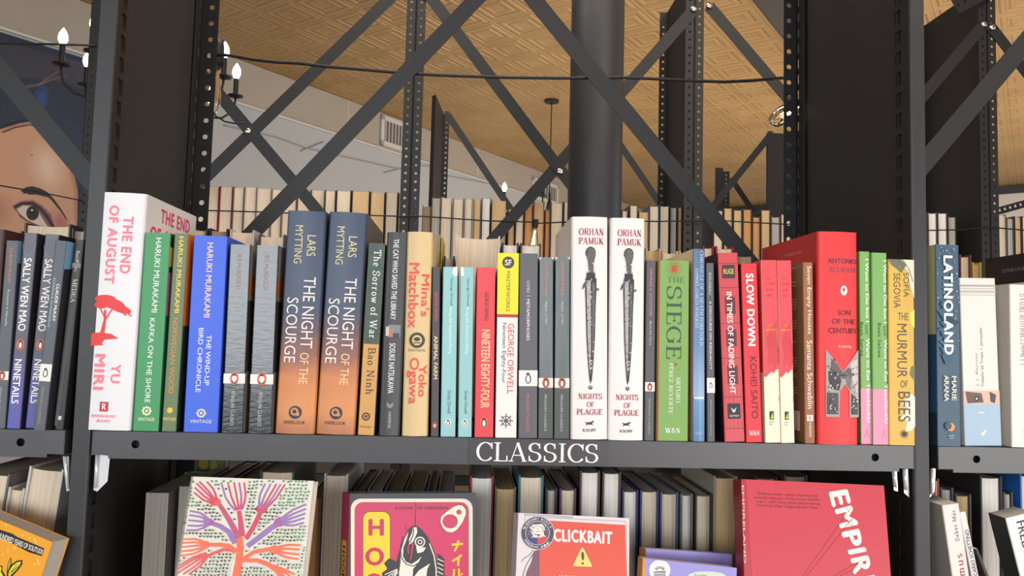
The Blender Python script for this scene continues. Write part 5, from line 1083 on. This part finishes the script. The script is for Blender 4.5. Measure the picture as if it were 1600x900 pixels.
# ================================================================== LOWER SHELF, FACE-OUT BOOKS
def face_book(label, loc, rot, Wd, H, th, cover, spine, pages='w', kind='paperback_book', hard=False, shear=0.0, top=None):
    """front cover towards the viewer; spine on the left"""
    up = Euler(rot).to_matrix() @ Vector((0, 0, 1)); k_ = (abs(math.sin(rot[0])) * th + abs(math.sin(rot[1])) * Wd / 2 + .001) / up.z
    loc = tuple(Vector(loc) + up * k_); H -= k_
    root = tag(empty(kind, loc, rot), label, 'book'); c = .0022 if hard else .0006
    q = MB(); cm = mat(cover, .4); smm = mat(spine, .4)
    q.box((-Wd / 2, 0, 0), (Wd / 2, c, H), cm)
    def quadbox(x0, x1, y0, y1, m, sh0=0, sh1=0):
        vs = [Vector((x, y, z)) for z in (0, H) for (x, y) in ((x0 + sh0, y0), (x1 + sh0, y0), (x1 + sh1, y1), (x0 + sh1, y1))]
        q.add(vs, [(0, 3, 2, 1), (4, 5, 6, 7), (0, 1, 5, 4), (1, 2, 6, 5), (2, 3, 7, 6), (3, 0, 4, 7)], m)
    quadbox(-Wd / 2, -Wd / 2 + c, 0.0, th, smm, 0, shear)
    q.box((-Wd / 2 + shear, th - c, 0), (Wd / 2 + shear, th, H), cm); q.build('cover', root)
    o_ = .003 if hard else .0004; p = MB(); x0, x1 = -Wd / 2 + c + .0004, Wd / 2 - (.003 if hard else .0008)
    vs = [Vector((x + shear * y / th, y, z)) for z in (o_, H - o_) for (x, y) in ((x0, c + .0002), (x1, c + .0002), (x1, th - c - .0002), (x0, th - c - .0002))]
    p.add(vs, [(0, 3, 2, 1), (4, 5, 6, 7), (0, 1, 5, 4), (1, 2, 6, 5), (2, 3, 7, 6), (3, 0, 4, 7)], paper(PAGES[pages], 700)); p.build('page_block', root)
    M = Matrix.Translation(Vector(loc)) @ Euler(rot).to_matrix().to_4x4(); Mi = M.inverted(); n = (M.to_3x3() @ Vector((0, 1, 0)))
    def mp(u, v, off):
        w = Mi @ atp(u, v, Vector(loc), n); return (w.x, -off, w.z)
    def clampmp(u, v, off):
        w = Mi @ atp(u, v, Vector(loc), n); return (max(-Wd / 2 + .0004, min(Wd / 2 - .0004, w.x)), -off, max(.001, min(H - .0004, w.z)))
    def smp(u, v, off):       # spine: u across 0..1 (left to right as seen), v from the top
        y = th * (1 - u); return (-Wd / 2 + shear * y / th - off, y, H * (1 - v))
    return root, clampmp, smp
# tree
root, mp, smp = face_book('cream cover of a branching coral tree with hand like leaves and green dots', (-.2319, -.0575, ZL), (-.2346, -.0032, -.1288), .135, .2529, .016, (222, 216, 204), (214, 208, 196), kind='hardcover_book', hard=True)
A = Art(mp, 1, .5); strokes = []
def z2(x, y): return (220 + x / 4.5, 700 + y / 4.5)
def br_(pts, w0, w1, c): 
    p = [z2(*q_) for q_ in pts]; A.line(p, w0 / 4.5, c, w1 / 4.5); strokes.append((p, max(w0, w1) / 9))
def hand(palm, ends, w, cols):
    mx_, my_ = sum(e[0] for e in ends) / len(ends) - palm[0], sum(e[1] for e in ends) / len(ends) - palm[1]; L_ = math.hypot(mx_, my_); ax, ay = mx_ / L_, my_ / L_
    for i, e in enumerate(ends):
        dx, dy = e[0] - palm[0], e[1] - palm[1]; lo = dx * ax + dy * ay; la = -dx * ay + dy * ax
        P = [(palm[0] + ax * lo * a - ay * la * b, palm[1] + ay * lo * a + ax * la * b) for a, b in ((.0, .28), (.22, .62), (.5, .9), (1, 1))]
        br_(P, w, w * .72, cols[i % len(cols)])
OR = (240, 112, 78); PK = (206, 72, 96); PU = (168, 92, 160); LV = (150, 118, 176)
br_([(690, 600), (700, 700), (690, 800), (672, 900), (660, 980), (640, 1150)], 50, 62, OR)
br_([(712, 620), (706, 560), (700, 500), (690, 440)], 46, 30, PK)
hand((690, 436), ((566, 242), (612, 240), (655, 240), (692, 242), (727, 242)), 17, (LV, PK, PK, PU, PK))
br_([(690, 630), (630, 520), (575, 430), (540, 380)], 44, 28, (186, 86, 124))
A.ell(*z2(523, 378), 42 / 4.5, (228, 92, 76), 30 / 4.5)
hand((523, 378), ((375, 312), (380, 278), (392, 248), (412, 236), (465, 236)), 17, (PK,))
br_([(740, 640), (790, 560), (830, 480), (850, 430)], 34, 34, PK); A.ell(*z2(850, 428), 42 / 4.5, PK, 34 / 4.5)
hand((850, 426), ((875, 250), (915, 252), (955, 252), (985, 255), (1015, 255)), 17, (LV, LV, PK, LV, PK))
br_([(750, 690), (830, 630), (920, 560), (985, 520)], 36, 40, LV); A.ell(*z2(985, 518), 50 / 4.5, PU, 34 / 4.5, -.3)
hand((990, 520), ((1165, 395), (1162, 428), (1158, 460), (1152, 492), (1148, 525)), 18, (LV,))
br_([(665, 670), (620, 590), (560, 550), (490, 525)], 40, 30, LV); A.ell(*z2(478, 520), 40 / 4.5, PU, 26 / 4.5, .2)
hand((478, 522), ((345, 442), (342, 472), (336, 508), (330, 545), (320, 578)), 17, (LV,))
br_([(670, 730), (620, 690), (560, 680), (470, 680)], 40, 24, OR); A.ell(*z2(455, 680), 34 / 4.5, OR, 26 / 4.5)
hand((460, 682), ((302, 642), (294, 668), (292, 696), (284, 728), (280, 758)), 16, (OR,))
br_([(650, 720), (580, 715), (500, 745), (450, 770)], 22, 22, (222, 90, 90))
hand((468, 748), ((272, 826), (262, 852), (254, 884), (300, 888), (340, 888)), 15, ((222, 90, 90),))
br_([(720, 780), (800, 730), (900, 712), (940, 715)], 26, 30, OR); A.ell(*z2(945, 715), 44 / 4.5, OR, 30 / 4.5)
hand((950, 718), ((1125, 684), (1120, 714), (1116, 748), (1112, 782)), 18, (OR,))
br_([(720, 790), (820, 790), (900, 820), (960, 860), (1010, 930)], 26, 40, OR)
for e in ((1085, 890), (1050, 900), (1010, 940)): br_([(930, 830), ((930 + e[0]) / 2, (830 + e[1]) / 2 - 6), e], 24, 12, OR)
rnd = random.Random(11)
def segd(p, pts):
    b = 1e9
    for i in range(len(pts) - 1):
        ax, ay = pts[i]; bx, by = pts[i + 1]; dx, dy = bx - ax, by - ay; t = max(0, min(1, ((p[0] - ax) * dx + (p[1] - ay) * dy) / (dx * dx + dy * dy + 1e-9)))
        b = min(b, math.hypot(p[0] - ax - t * dx, p[1] - ay - t * dy))
    return b
nd = 0; y = 752.5
while y < 915:
    x = 300 - (y - 745) * .20 + 4; row = int(y * 10) % 2
    while x < 484 - (y - 745) * .065:
        p = (x + rnd.uniform(-1, 1) , y + rnd.uniform(-.8, .8)); x += 5.9
        if any(segd(p, s_[0]) < s_[1] + 2.6 for s_ in strokes): continue
        far_ = math.hypot(p[0] - 372, p[1] - 850)
        A.ell(p[0], p[1], 1.9, (56, 140, 104) if (far_ > 90 or rnd.random() < .3) else (50, 58, 52), 1.55, rnd.uniform(-.7, .9), 7)
    y += 5.4
A.build('cover_art', root)
# pink fish
root, mp, smp = face_book('pink and charcoal cover with a hooked fish and a yellow panel reading HO', (-.0505, .0163, ZL), (-.0998, -.0209, 0), .142, .2267, .024, (60, 60, 66), (200, 38, 90), shear=-.012)
A = Art(mp, 1, .4)
def z3(x, y): return (490 + x / 4.5, 700 + y / 4.5)
def rr_(x0, x1, y0, y1, r, c, f=z3):
    P = []
    for cx_, cy_, a0 in ((x1 - r, y0 + r, -90), (x1 - r, y1 - r, 0), (x0 + r, y1 - r, 90), (x0 + r, y0 + r, 180)):
        P += [f(cx_ + r * math.cos(math.radians(a0 + k * 15)), cy_ + r * math.sin(math.radians(a0 + k * 15))) for k in range(7)]
    A.poly(P, c)
CRM = (240, 230, 206); HP = (208, 52, 98)
rr_(262, 1118, 356, 1300, 70, CRM); rr_(288, 1092, 380, 1280, 60, HP)
rr_(345, 541, 445, 1250, 50, (50, 40, 44)); rr_(349, 537, 449, 1246, 48, (248, 206, 40))
A.text('h', 'H', *[z3(385, 0)[0], z3(495, 0)[0]], z3(0, 498)[1], z3(0, 618)[1], (196, 44, 90), 'B')
A.text('h', 'O', z3(362, 0)[0], z3(496, 0)[0], z3(0, 698)[1], z3(0, 828)[1], (196, 44, 90), 'B')
A.text('h', 'O', z3(355, 0)[0], z3(496, 0)[0], z3(0, 880)[1], z3(0, 1010)[1], (196, 44, 90), 'B')
A.text('h', 'A NOVEL', z3(572, 0)[0], z3(705, 0)[0], z3(0, 412)[1], z3(0, 433)[1], (72, 30, 46), 'b'); A.text('h', 'OF OBSESSION', z3(724, 0)[0], z3(946, 0)[0], z3(0, 411)[1], z3(0, 432)[1], (72, 30, 46), 'b')
A.line([z3(716, 380), z3(716, 430), z3(712, 560)], .7, (60, 30, 44)); A.line([z3(648, 538), z3(646, 560), z3(652, 572), z3(662, 574)], .9, (50, 30, 40)); A.line([z3(715, 478), z3(713, 560)], 1.3, (50, 30, 40))
FK = (52, 50, 54); FW = (232, 226, 212)
A.poly([z3(*p) for p in ((690, 550), (725, 545), (760, 570), (800, 620), (830, 680), (856, 745), (870, 800), (880, 860), (880, 950), (870, 1010), (600, 1010), (590, 900), (560, 860), (585, 790), (600, 730), (620, 680), (640, 630), (660, 580))], FK)
A.poly([z3(*p) for p in ((668, 585), (655, 640), (632, 700), (628, 760), (650, 800), (690, 815), (730, 790), (760, 760), (740, 800), (700, 850), (690, 1000), (610, 1000), (600, 880), (612, 800), (610, 740), (640, 640))], FW)
A.poly([z3(*p) for p in ((700, 560), (724, 556), (730, 590), (700, 660), (672, 680), (672, 640), (690, 600))], FW)
A.line([z3(704, 566), z3(700, 610), z3(676, 668)], 1.6, FK); A.ell(*z3(748, 660), 8.2, FW); A.ell(*z3(748, 660), 6.2, FK); A.ell(*z3(748, 660), 3.7, FW); A.ell(*z3(748, 660), 2.2, FK)
A.line([z3(630, 620), z3(612, 700), z3(616, 770), z3(650, 815), z3(700, 830), z3(750, 800), z3(772, 750)], 1.8, FK, 1.4)
A.line([z3(640, 700), z3(650, 770), z3(690, 800)], 1.4, FK); A.line([z3(668, 680), z3(664, 720), z3(670, 740)], 2, (214, 50, 84)); A.line([z3(700, 670), z3(690, 730), z3(682, 790)], 2.4, (214, 50, 84), 1.6)
A.line([z3(815, 670), z3(848, 760), z3(862, 850), z3(862, 1000)], 1.8, FW)
A.poly([z3(*p) for p in ((720, 690), (790, 700), (770, 730), (730, 740))], FW); A.poly([z3(*p) for p in ((740, 860), (820, 810), (800, 850), (780, 1000), (700, 1000), (710, 900))], FW)
for k in range(7): A.poly([z3(870 + k * 6, 745 + k * 30), z3(895 + k * 5, 752 + k * 30), z3(922 + k * 1, 785 + k * 30), z3(900 + k * 2, 800 + k * 28), z3(872, 775 + k * 28)], FK)
for k in range(6): A.line([z3(872, 778 + k * 30), z3(912, 798 + k * 30)], 1.4, FW)
A.poly([z3(*p) for p in ((495, 810), (530, 775), (570, 790), (600, 830), (590, 870), (540, 880))], FK); A.poly([z3(*p) for p in ((480, 880), (530, 840), (600, 850), (590, 960), (500, 960))], FK)
for k in range(5): A.line([z3(590, 850 + k * 6), z3(500 + k * 10, 890 + k * 18)], 1.3, FW)
# can tab
P = [z3(*p) for p in ((1020, 398), (1050, 402), (1072, 430), (1074, 462), (1050, 520), (1010, 575), (975, 596), (935, 590), (905, 560), (890, 520), (896, 480), (930, 450), (985, 410))]; A.poly(P, (60, 34, 44)); cxm = sum(p[0] for p in P) / len(P); cym = sum(p[1] for p in P) / len(P)
A.poly([(cxm + (p[0] - cxm) * .975, cym + (p[1] - cym) * .975) for p in P], CRM); A.ell(*z3(960, 515), 12, (60, 34, 44), 11); A.ell(*z3(960, 515), 11.4, HP, 10.4); A.ell(*z3(1022, 450), 4, (60, 34, 44)); A.ell(*z3(1022, 450), 3.5, HP)
YE = (250, 204, 40)
for s_ in ([(972, 680), (1050, 672)], [(1018, 648), (1010, 690), (990, 725)], [(1042, 750), (1010, 775), (975, 795)], [(1020, 768), (1016, 828)], [(988, 850), (986, 890), (970, 930)], [(1022, 846), (1022, 900), (1048, 880)]): A.line([z3(*p) for p in s_], 3.4, YE)
A.build('cover_art', root)
A = Art(smp, .024 / .2267, .45); A.poly([(.2, .25), (.25, .235), (.75, .235), (.8, .25), (.8, 1), (.2, 1)], (248, 206, 40)); A.text('r', 'HOOKED', .3, .68, .262, .50, (60, 30, 40), 'B'); A.poly([(.3, .53), (.6, .52), (.7, .6), (.4, .62)], (52, 50, 54)); A.build('spine_lettering', root)
# clickbait
root, mp, smp = face_book('grey and orange cover reading CLICKBAIT with a warning triangle and round sticker', (.1164, -.0441, ZL), (-.2033, .0648, .1433), .127, .2164, .022, (216, 210, 212), (190, 186, 190))
A = Art(mp, 1, .4)
def z8(x, y): return (800 + x / 8, 790 + y / 8)
A.poly([z8(*p) for p in ((160, 95), (755, 135), (755, 160), (160, 125))], (176, 172, 184)); A.line([z8(160, 92), z8(160, 420)], .5, (90, 86, 92)); A.line([z8(755, 130), z8(755, 162)], .4, (90, 86, 92)); A.line([z8(400, 150), z8(1410, 196), z8(1424, 215), z8(1440, 980)], .5, (90, 86, 92))
A.poly([z8(*p) for p in ((345, 180), (1414, 242), (1436, 1000), (345, 1000))], (216, 80, 60))
A.poly([z8(*p) for p in ((270, 570), (345, 545), (345, 1000), (150, 1000), (180, 830), (245, 690))], (120, 76, 96)); A.line([z8(265, 555), z8(215, 620), z8(145, 660), z8(120, 705)], .9, (50, 40, 52)); A.line([z8(262, 600), z8(180, 740), z8(140, 850), z8(130, 1000)], 1.1, (50, 40, 52))
A.qtext('CLICKBAIT', (z8(515, 288), z8(1254, 326), z8(520, 448), z8(1250, 484)), (250, 244, 240), 'B')
A.poly([z8(*p) for p in ((862, 528), (878, 516), (896, 528), (1008, 752), (1000, 772), (770, 762), (758, 744))], (150, 110, 50)); A.poly([z8(*p) for p in ((866, 532), (878, 522), (892, 532), (1000, 752), (994, 766), (772, 757), (764, 744))], (250, 208, 112))
A.ell(*z8(883, 630), 2.3, (66, 60, 56), 7, -.05); A.ell(*z8(882, 722), 1.9, (66, 60, 56))
A.qtext('HOLLY', (z8(590, 866), z8(830, 878), z8(590, 1000), z8(830, 1008)), (250, 244, 240), 'b'); A.qtext('BRICKLEY', (z8(850, 876), z8(1130, 890), z8(850, 1010), z8(1130, 1020)), (70, 40, 50), 'b')
c_ = z8(318, 342); A.ell(*c_, 26.5, (206, 200, 204), n=36); A.ell(*c_, 25.5, (70, 66, 84), n=36); A.ell(*c_, 19, (206, 200, 206), n=32); A.ell(*c_, 18.2, (84, 78, 104), n=32)
A.poly([(c_[0], c_[1] + 6), (c_[0] + 17, c_[1] + 6), (c_[0] + 11, c_[1] + 14), (c_[0], c_[1] + 18)], (210, 66, 62)); A.poly([(c_[0], c_[1] + 6), (c_[0] - 17, c_[1] + 6), (c_[0] - 11, c_[1] + 14), (c_[0], c_[1] + 18)], (58, 62, 130))
A.poly([(c_[0] - 9, c_[1] - 13), (c_[0] + 8, c_[1] - 14), (c_[0] + 10, c_[1] + 2), (c_[0] - 9, c_[1] + 2)], (226, 220, 220))
A.qtext('NEW', (z8(208, 262), z8(430, 236), z8(226, 344), z8(436, 318)), (60, 56, 72), 'S'); A.qtext('NEW', (z8(212, 258), z8(424, 232), z8(228, 338), z8(430, 312)), (240, 232, 206), 'S')
A.poly([z8(*p) for p in ((236, 400), (262, 362), (320, 372), (330, 400))], (234, 226, 190)); A.poly([z8(*p) for p in ((330, 400), (345, 368), (390, 352), (418, 388))], (234, 226, 190))
for txt, a0, a1, rad_ in (('BLUEBONNET BOOKS &', -160, -25, 22.3), ('HOMEGROWN SPIRIT', 150, 40, 22.3)):
    for i, ch in enumerate(txt):
        if ch == ' ': continue
        a = math.radians(a0 + (a1 - a0) * i / (len(txt) - 1)); u, v = c_[0] + rad_ * math.cos(a), c_[1] + rad_ * math.sin(a)
        A.text('h', ch, u - 1.3, u + 1.3, v - 1.7, v + 1.7, (224, 218, 222), 'b', ang=a + (math.pi / 2 if a0 < 0 else -math.pi / 2))
for i in range(26):
    a = random.Random(i).uniform(0, 6.28); A.ell(c_[0] + (12 + i % 5) * math.cos(a), c_[1] - 1 + 9 * math.sin(a), .8, ((130, 120, 190), (90, 84, 160), (180, 176, 200))[i % 3], n=6)
A.build('cover_art', root)
# lavender pair
for k, (loc, rot, lab) in enumerate((((.2344, -.0361, ZL), (-.1566, .0936, .0143), 'lavender cover with a white round sticker, in front of its twin'), ((.2505, .0021, ZL), (-.1623, .0798, .1164), 'lavender cover with a tan edge, tucked behind its twin'))):
    root, mp, smp = face_book(lab, loc, rot, .105, .1675 if k == 0 else .1692, .020, (150, 142, 212), (206, 144, 60))
    if k == 0:
        def z7(x, y): return (980 + x / 7.27, 840 + y / 7.27)
        A = Art(mp, 1, .4); A.poly([z7(*p) for p in ((170, 215), (214, 225), (214, 460), (170, 460))], (206, 144, 60)); c_ = z7(370, 370); A.ell(*c_, 16.4, (240, 236, 240), n=32)
        for i in range(22):
            a = math.radians(200 + i * 6.6); r_ = 5 + (i * 37 % 5); A.ell(c_[0] + r_ * math.cos(a), c_[1] + 1 + r_ * .8 * math.sin(a), 1.5, (60, 56, 60), .5, a + .6, 7)
        A.poly([(c_[0] - 9.5, c_[1] + 2), (c_[0] + 9, c_[1] + 1), (c_[0] + 9, c_[1] + 9), (c_[0] - 9, c_[1] + 9)], (110, 106, 112))
        A.rect(c_[0] - 9, c_[0] + 8.6, c_[1] + 4, c_[1] + 5.4, (220, 216, 220)); A.rect(c_[0] - 8.5, c_[0] + 8.2, c_[1] + 7, c_[1] + 7.8, (220, 216, 220))
        A.poly([z7(*p) for p in ((680, 460), (700, 415), (770, 390), (860, 382), (980, 385), (1080, 405), (1130, 440), (1130, 460))], (200, 214, 200)); A.text('h', '"A tender', z7(755, 0)[0], z7(900, 0)[0], z7(0, 408)[1], z7(0, 450)[1], (60, 60, 60)); A.build('cover_art', root)
# large red
root, mp, smp = face_book('large salmon red hardback cover with tilted white capitals and crossing thin lines', (.3829, -.0478, ZL), (-.1869, .0193, -.0544), .16, .2562, .03, (202, 56, 72), (166, 36, 48), kind='hardcover_book', hard=True)
A = Art(mp, 1, .3)
def z5(x, y): return (1120 + x / 4.5, 700 + y / 4.5)
A.poly([z5(172, 222), z5(206, 224), z5(250, 900), z5(192, 900)], (184, 42, 54)); A.qtext('EMPIRELAND', (z5(190, 262), z5(206, 812), z5(176, 262), z5(190, 812)), (226, 190, 190), 'b')
for i, t_ in enumerate(('"Brilliantly written, deeply researched and', "massively important. It'll stay in your head for", 'years."—John Oliver, Emmy award–winning', 'host of Last Week Tonight with John Oliver')):
    x0, x1 = ((280, 708), (262, 730), (276, 726), (283, 712))[i]; y0 = 308 + i * 28; A.qtext(t_, (z5(x0, y0), z5(x1, y0 + 18), z5(x0, y0 + 25), z5(x1, y0 + 43)), (120, 34, 44), 'n')
EL = [('E', (785, 310), (918, 288), (812, 418), (945, 388)), ('M', (826, 434), (948, 402), (866, 566), (996, 538)), ('P', (874, 592), (1000, 566), (896, 705), (1030, 680)), ('I', (916, 718), (1040, 694), (928, 752), (1056, 726)), ('R', (936, 778), (1064, 752), (962, 892), (1096, 870)), ('E', (980, 915), (1110, 890), (1010, 1010), (1140, 990))]
# each capital is turned so that the word runs down the cover
for ch, a, b, c__, d__ in EL:
    # glyph x runs down, glyph y runs to the right
    for vs, fs in text2d(ch, 'B'):
      P = []
      for x, y_ in vs:
          l = (a[0] * (1 - x) + c__[0] * x, a[1] * (1 - x) + c__[1] * x); r_ = (b[0] * (1 - x) + d__[0] * x, b[1] * (1 - x) + d__[1] * x)
          P.append(z5(l[0] * (1 - y_) + r_[0] * y_, l[1] * (1 - y_) + r_[1] * y_))
      A.put(P, fs, (246, 240, 228))
for L_ in (((605, 900), (950, 410)), ((632, 900), (950, 500)), ((820, 900), (1065, 762)), ((860, 900), (1040, 815)), ((880, 470), (950, 548)), ((905, 420), (945, 460)), ((948, 500), (950, 548)), ((890, 555), (950, 500))): A.line([z5(*p) for p in L_], .42, (90, 24, 40))
A.build('cover_art', root)
# yellow butterfly
root, mp, smp = face_book('tilted orange yellow cover with black title strip and butterfly in the lower left corner', (-.5233, -.0107, ZL), (-.0756, .2346, -.3122), .13, .2066, .022, (244, 170, 46), (220, 150, 40), pages='g')
A = Art(mp, 1, .4)
def z6(x, y): return (x / 5.627, 740 + y / 5.627)
A.poly([z6(*p) for p in ((-160, 440), (0, 492), (60, 512), (110, 528), (150, 555), (392, 658), (370, 726), (250, 690), (120, 620), (0, 570), (-160, 520))], (50, 44, 46))
A.qtext('ONE HUNDRED YEARS OF SOLITUDE', (z6(-70, 490), z6(384, 670), z6(-86, 545), z6(372, 712)), (248, 242, 232), 'b')
for s_ in ([(60, 445), (50, 470)], [(195, 535), (215, 545), (195, 552)], [(255, 570), (270, 560)], [(300, 568), (325, 615)], [(70, 665), (72, 695)], [(135, 645), (120, 668)], [(328, 745), (345, 808)], [(295, 795), (312, 800)], [(30, 700), (20, 720)]): A.line([z6(*p) for p in s_], 1.2, (250, 244, 226), .6)
BK = (44, 38, 34); YB = (240, 226, 60)
A.poly([z6(*p) for p in ((60, 900), (68, 860), (100, 800), (150, 765), (200, 758), (196, 800), (160, 850), (120, 890), (90, 930), (60, 960))], BK); A.poly([z6(*p) for p in ((74, 890), (84, 855), (112, 810), (150, 780), (186, 772), (180, 800), (146, 845), (108, 880), (86, 905))], YB)
A.poly([z6(*p) for p in ((62, 860), (70, 790), (96, 734), (104, 780), (84, 850), (64, 890))], BK); A.poly([z6(*p) for p in ((70, 850), (76, 795), (94, 752), (96, 784), (80, 840))], YB)
A.poly([z6(*p) for p in ((-60, 850), (10, 808), (24, 812), (20, 850), (50, 900), (40, 960), (-60, 960))], BK); A.poly([z6(*p) for p in ((-50, 860), (8, 818), (16, 822), (10, 860), (36, 910), (-50, 940))], YB)
for s_ in ([(84, 890), (150, 790)], [(90, 880), (180, 790)], [(100, 870), (170, 815)], [(10, 860), (-40, 880)], [(76, 846), (92, 770)]): A.line([z6(*p) for p in s_], .7, BK)
A.build('cover_art', root)
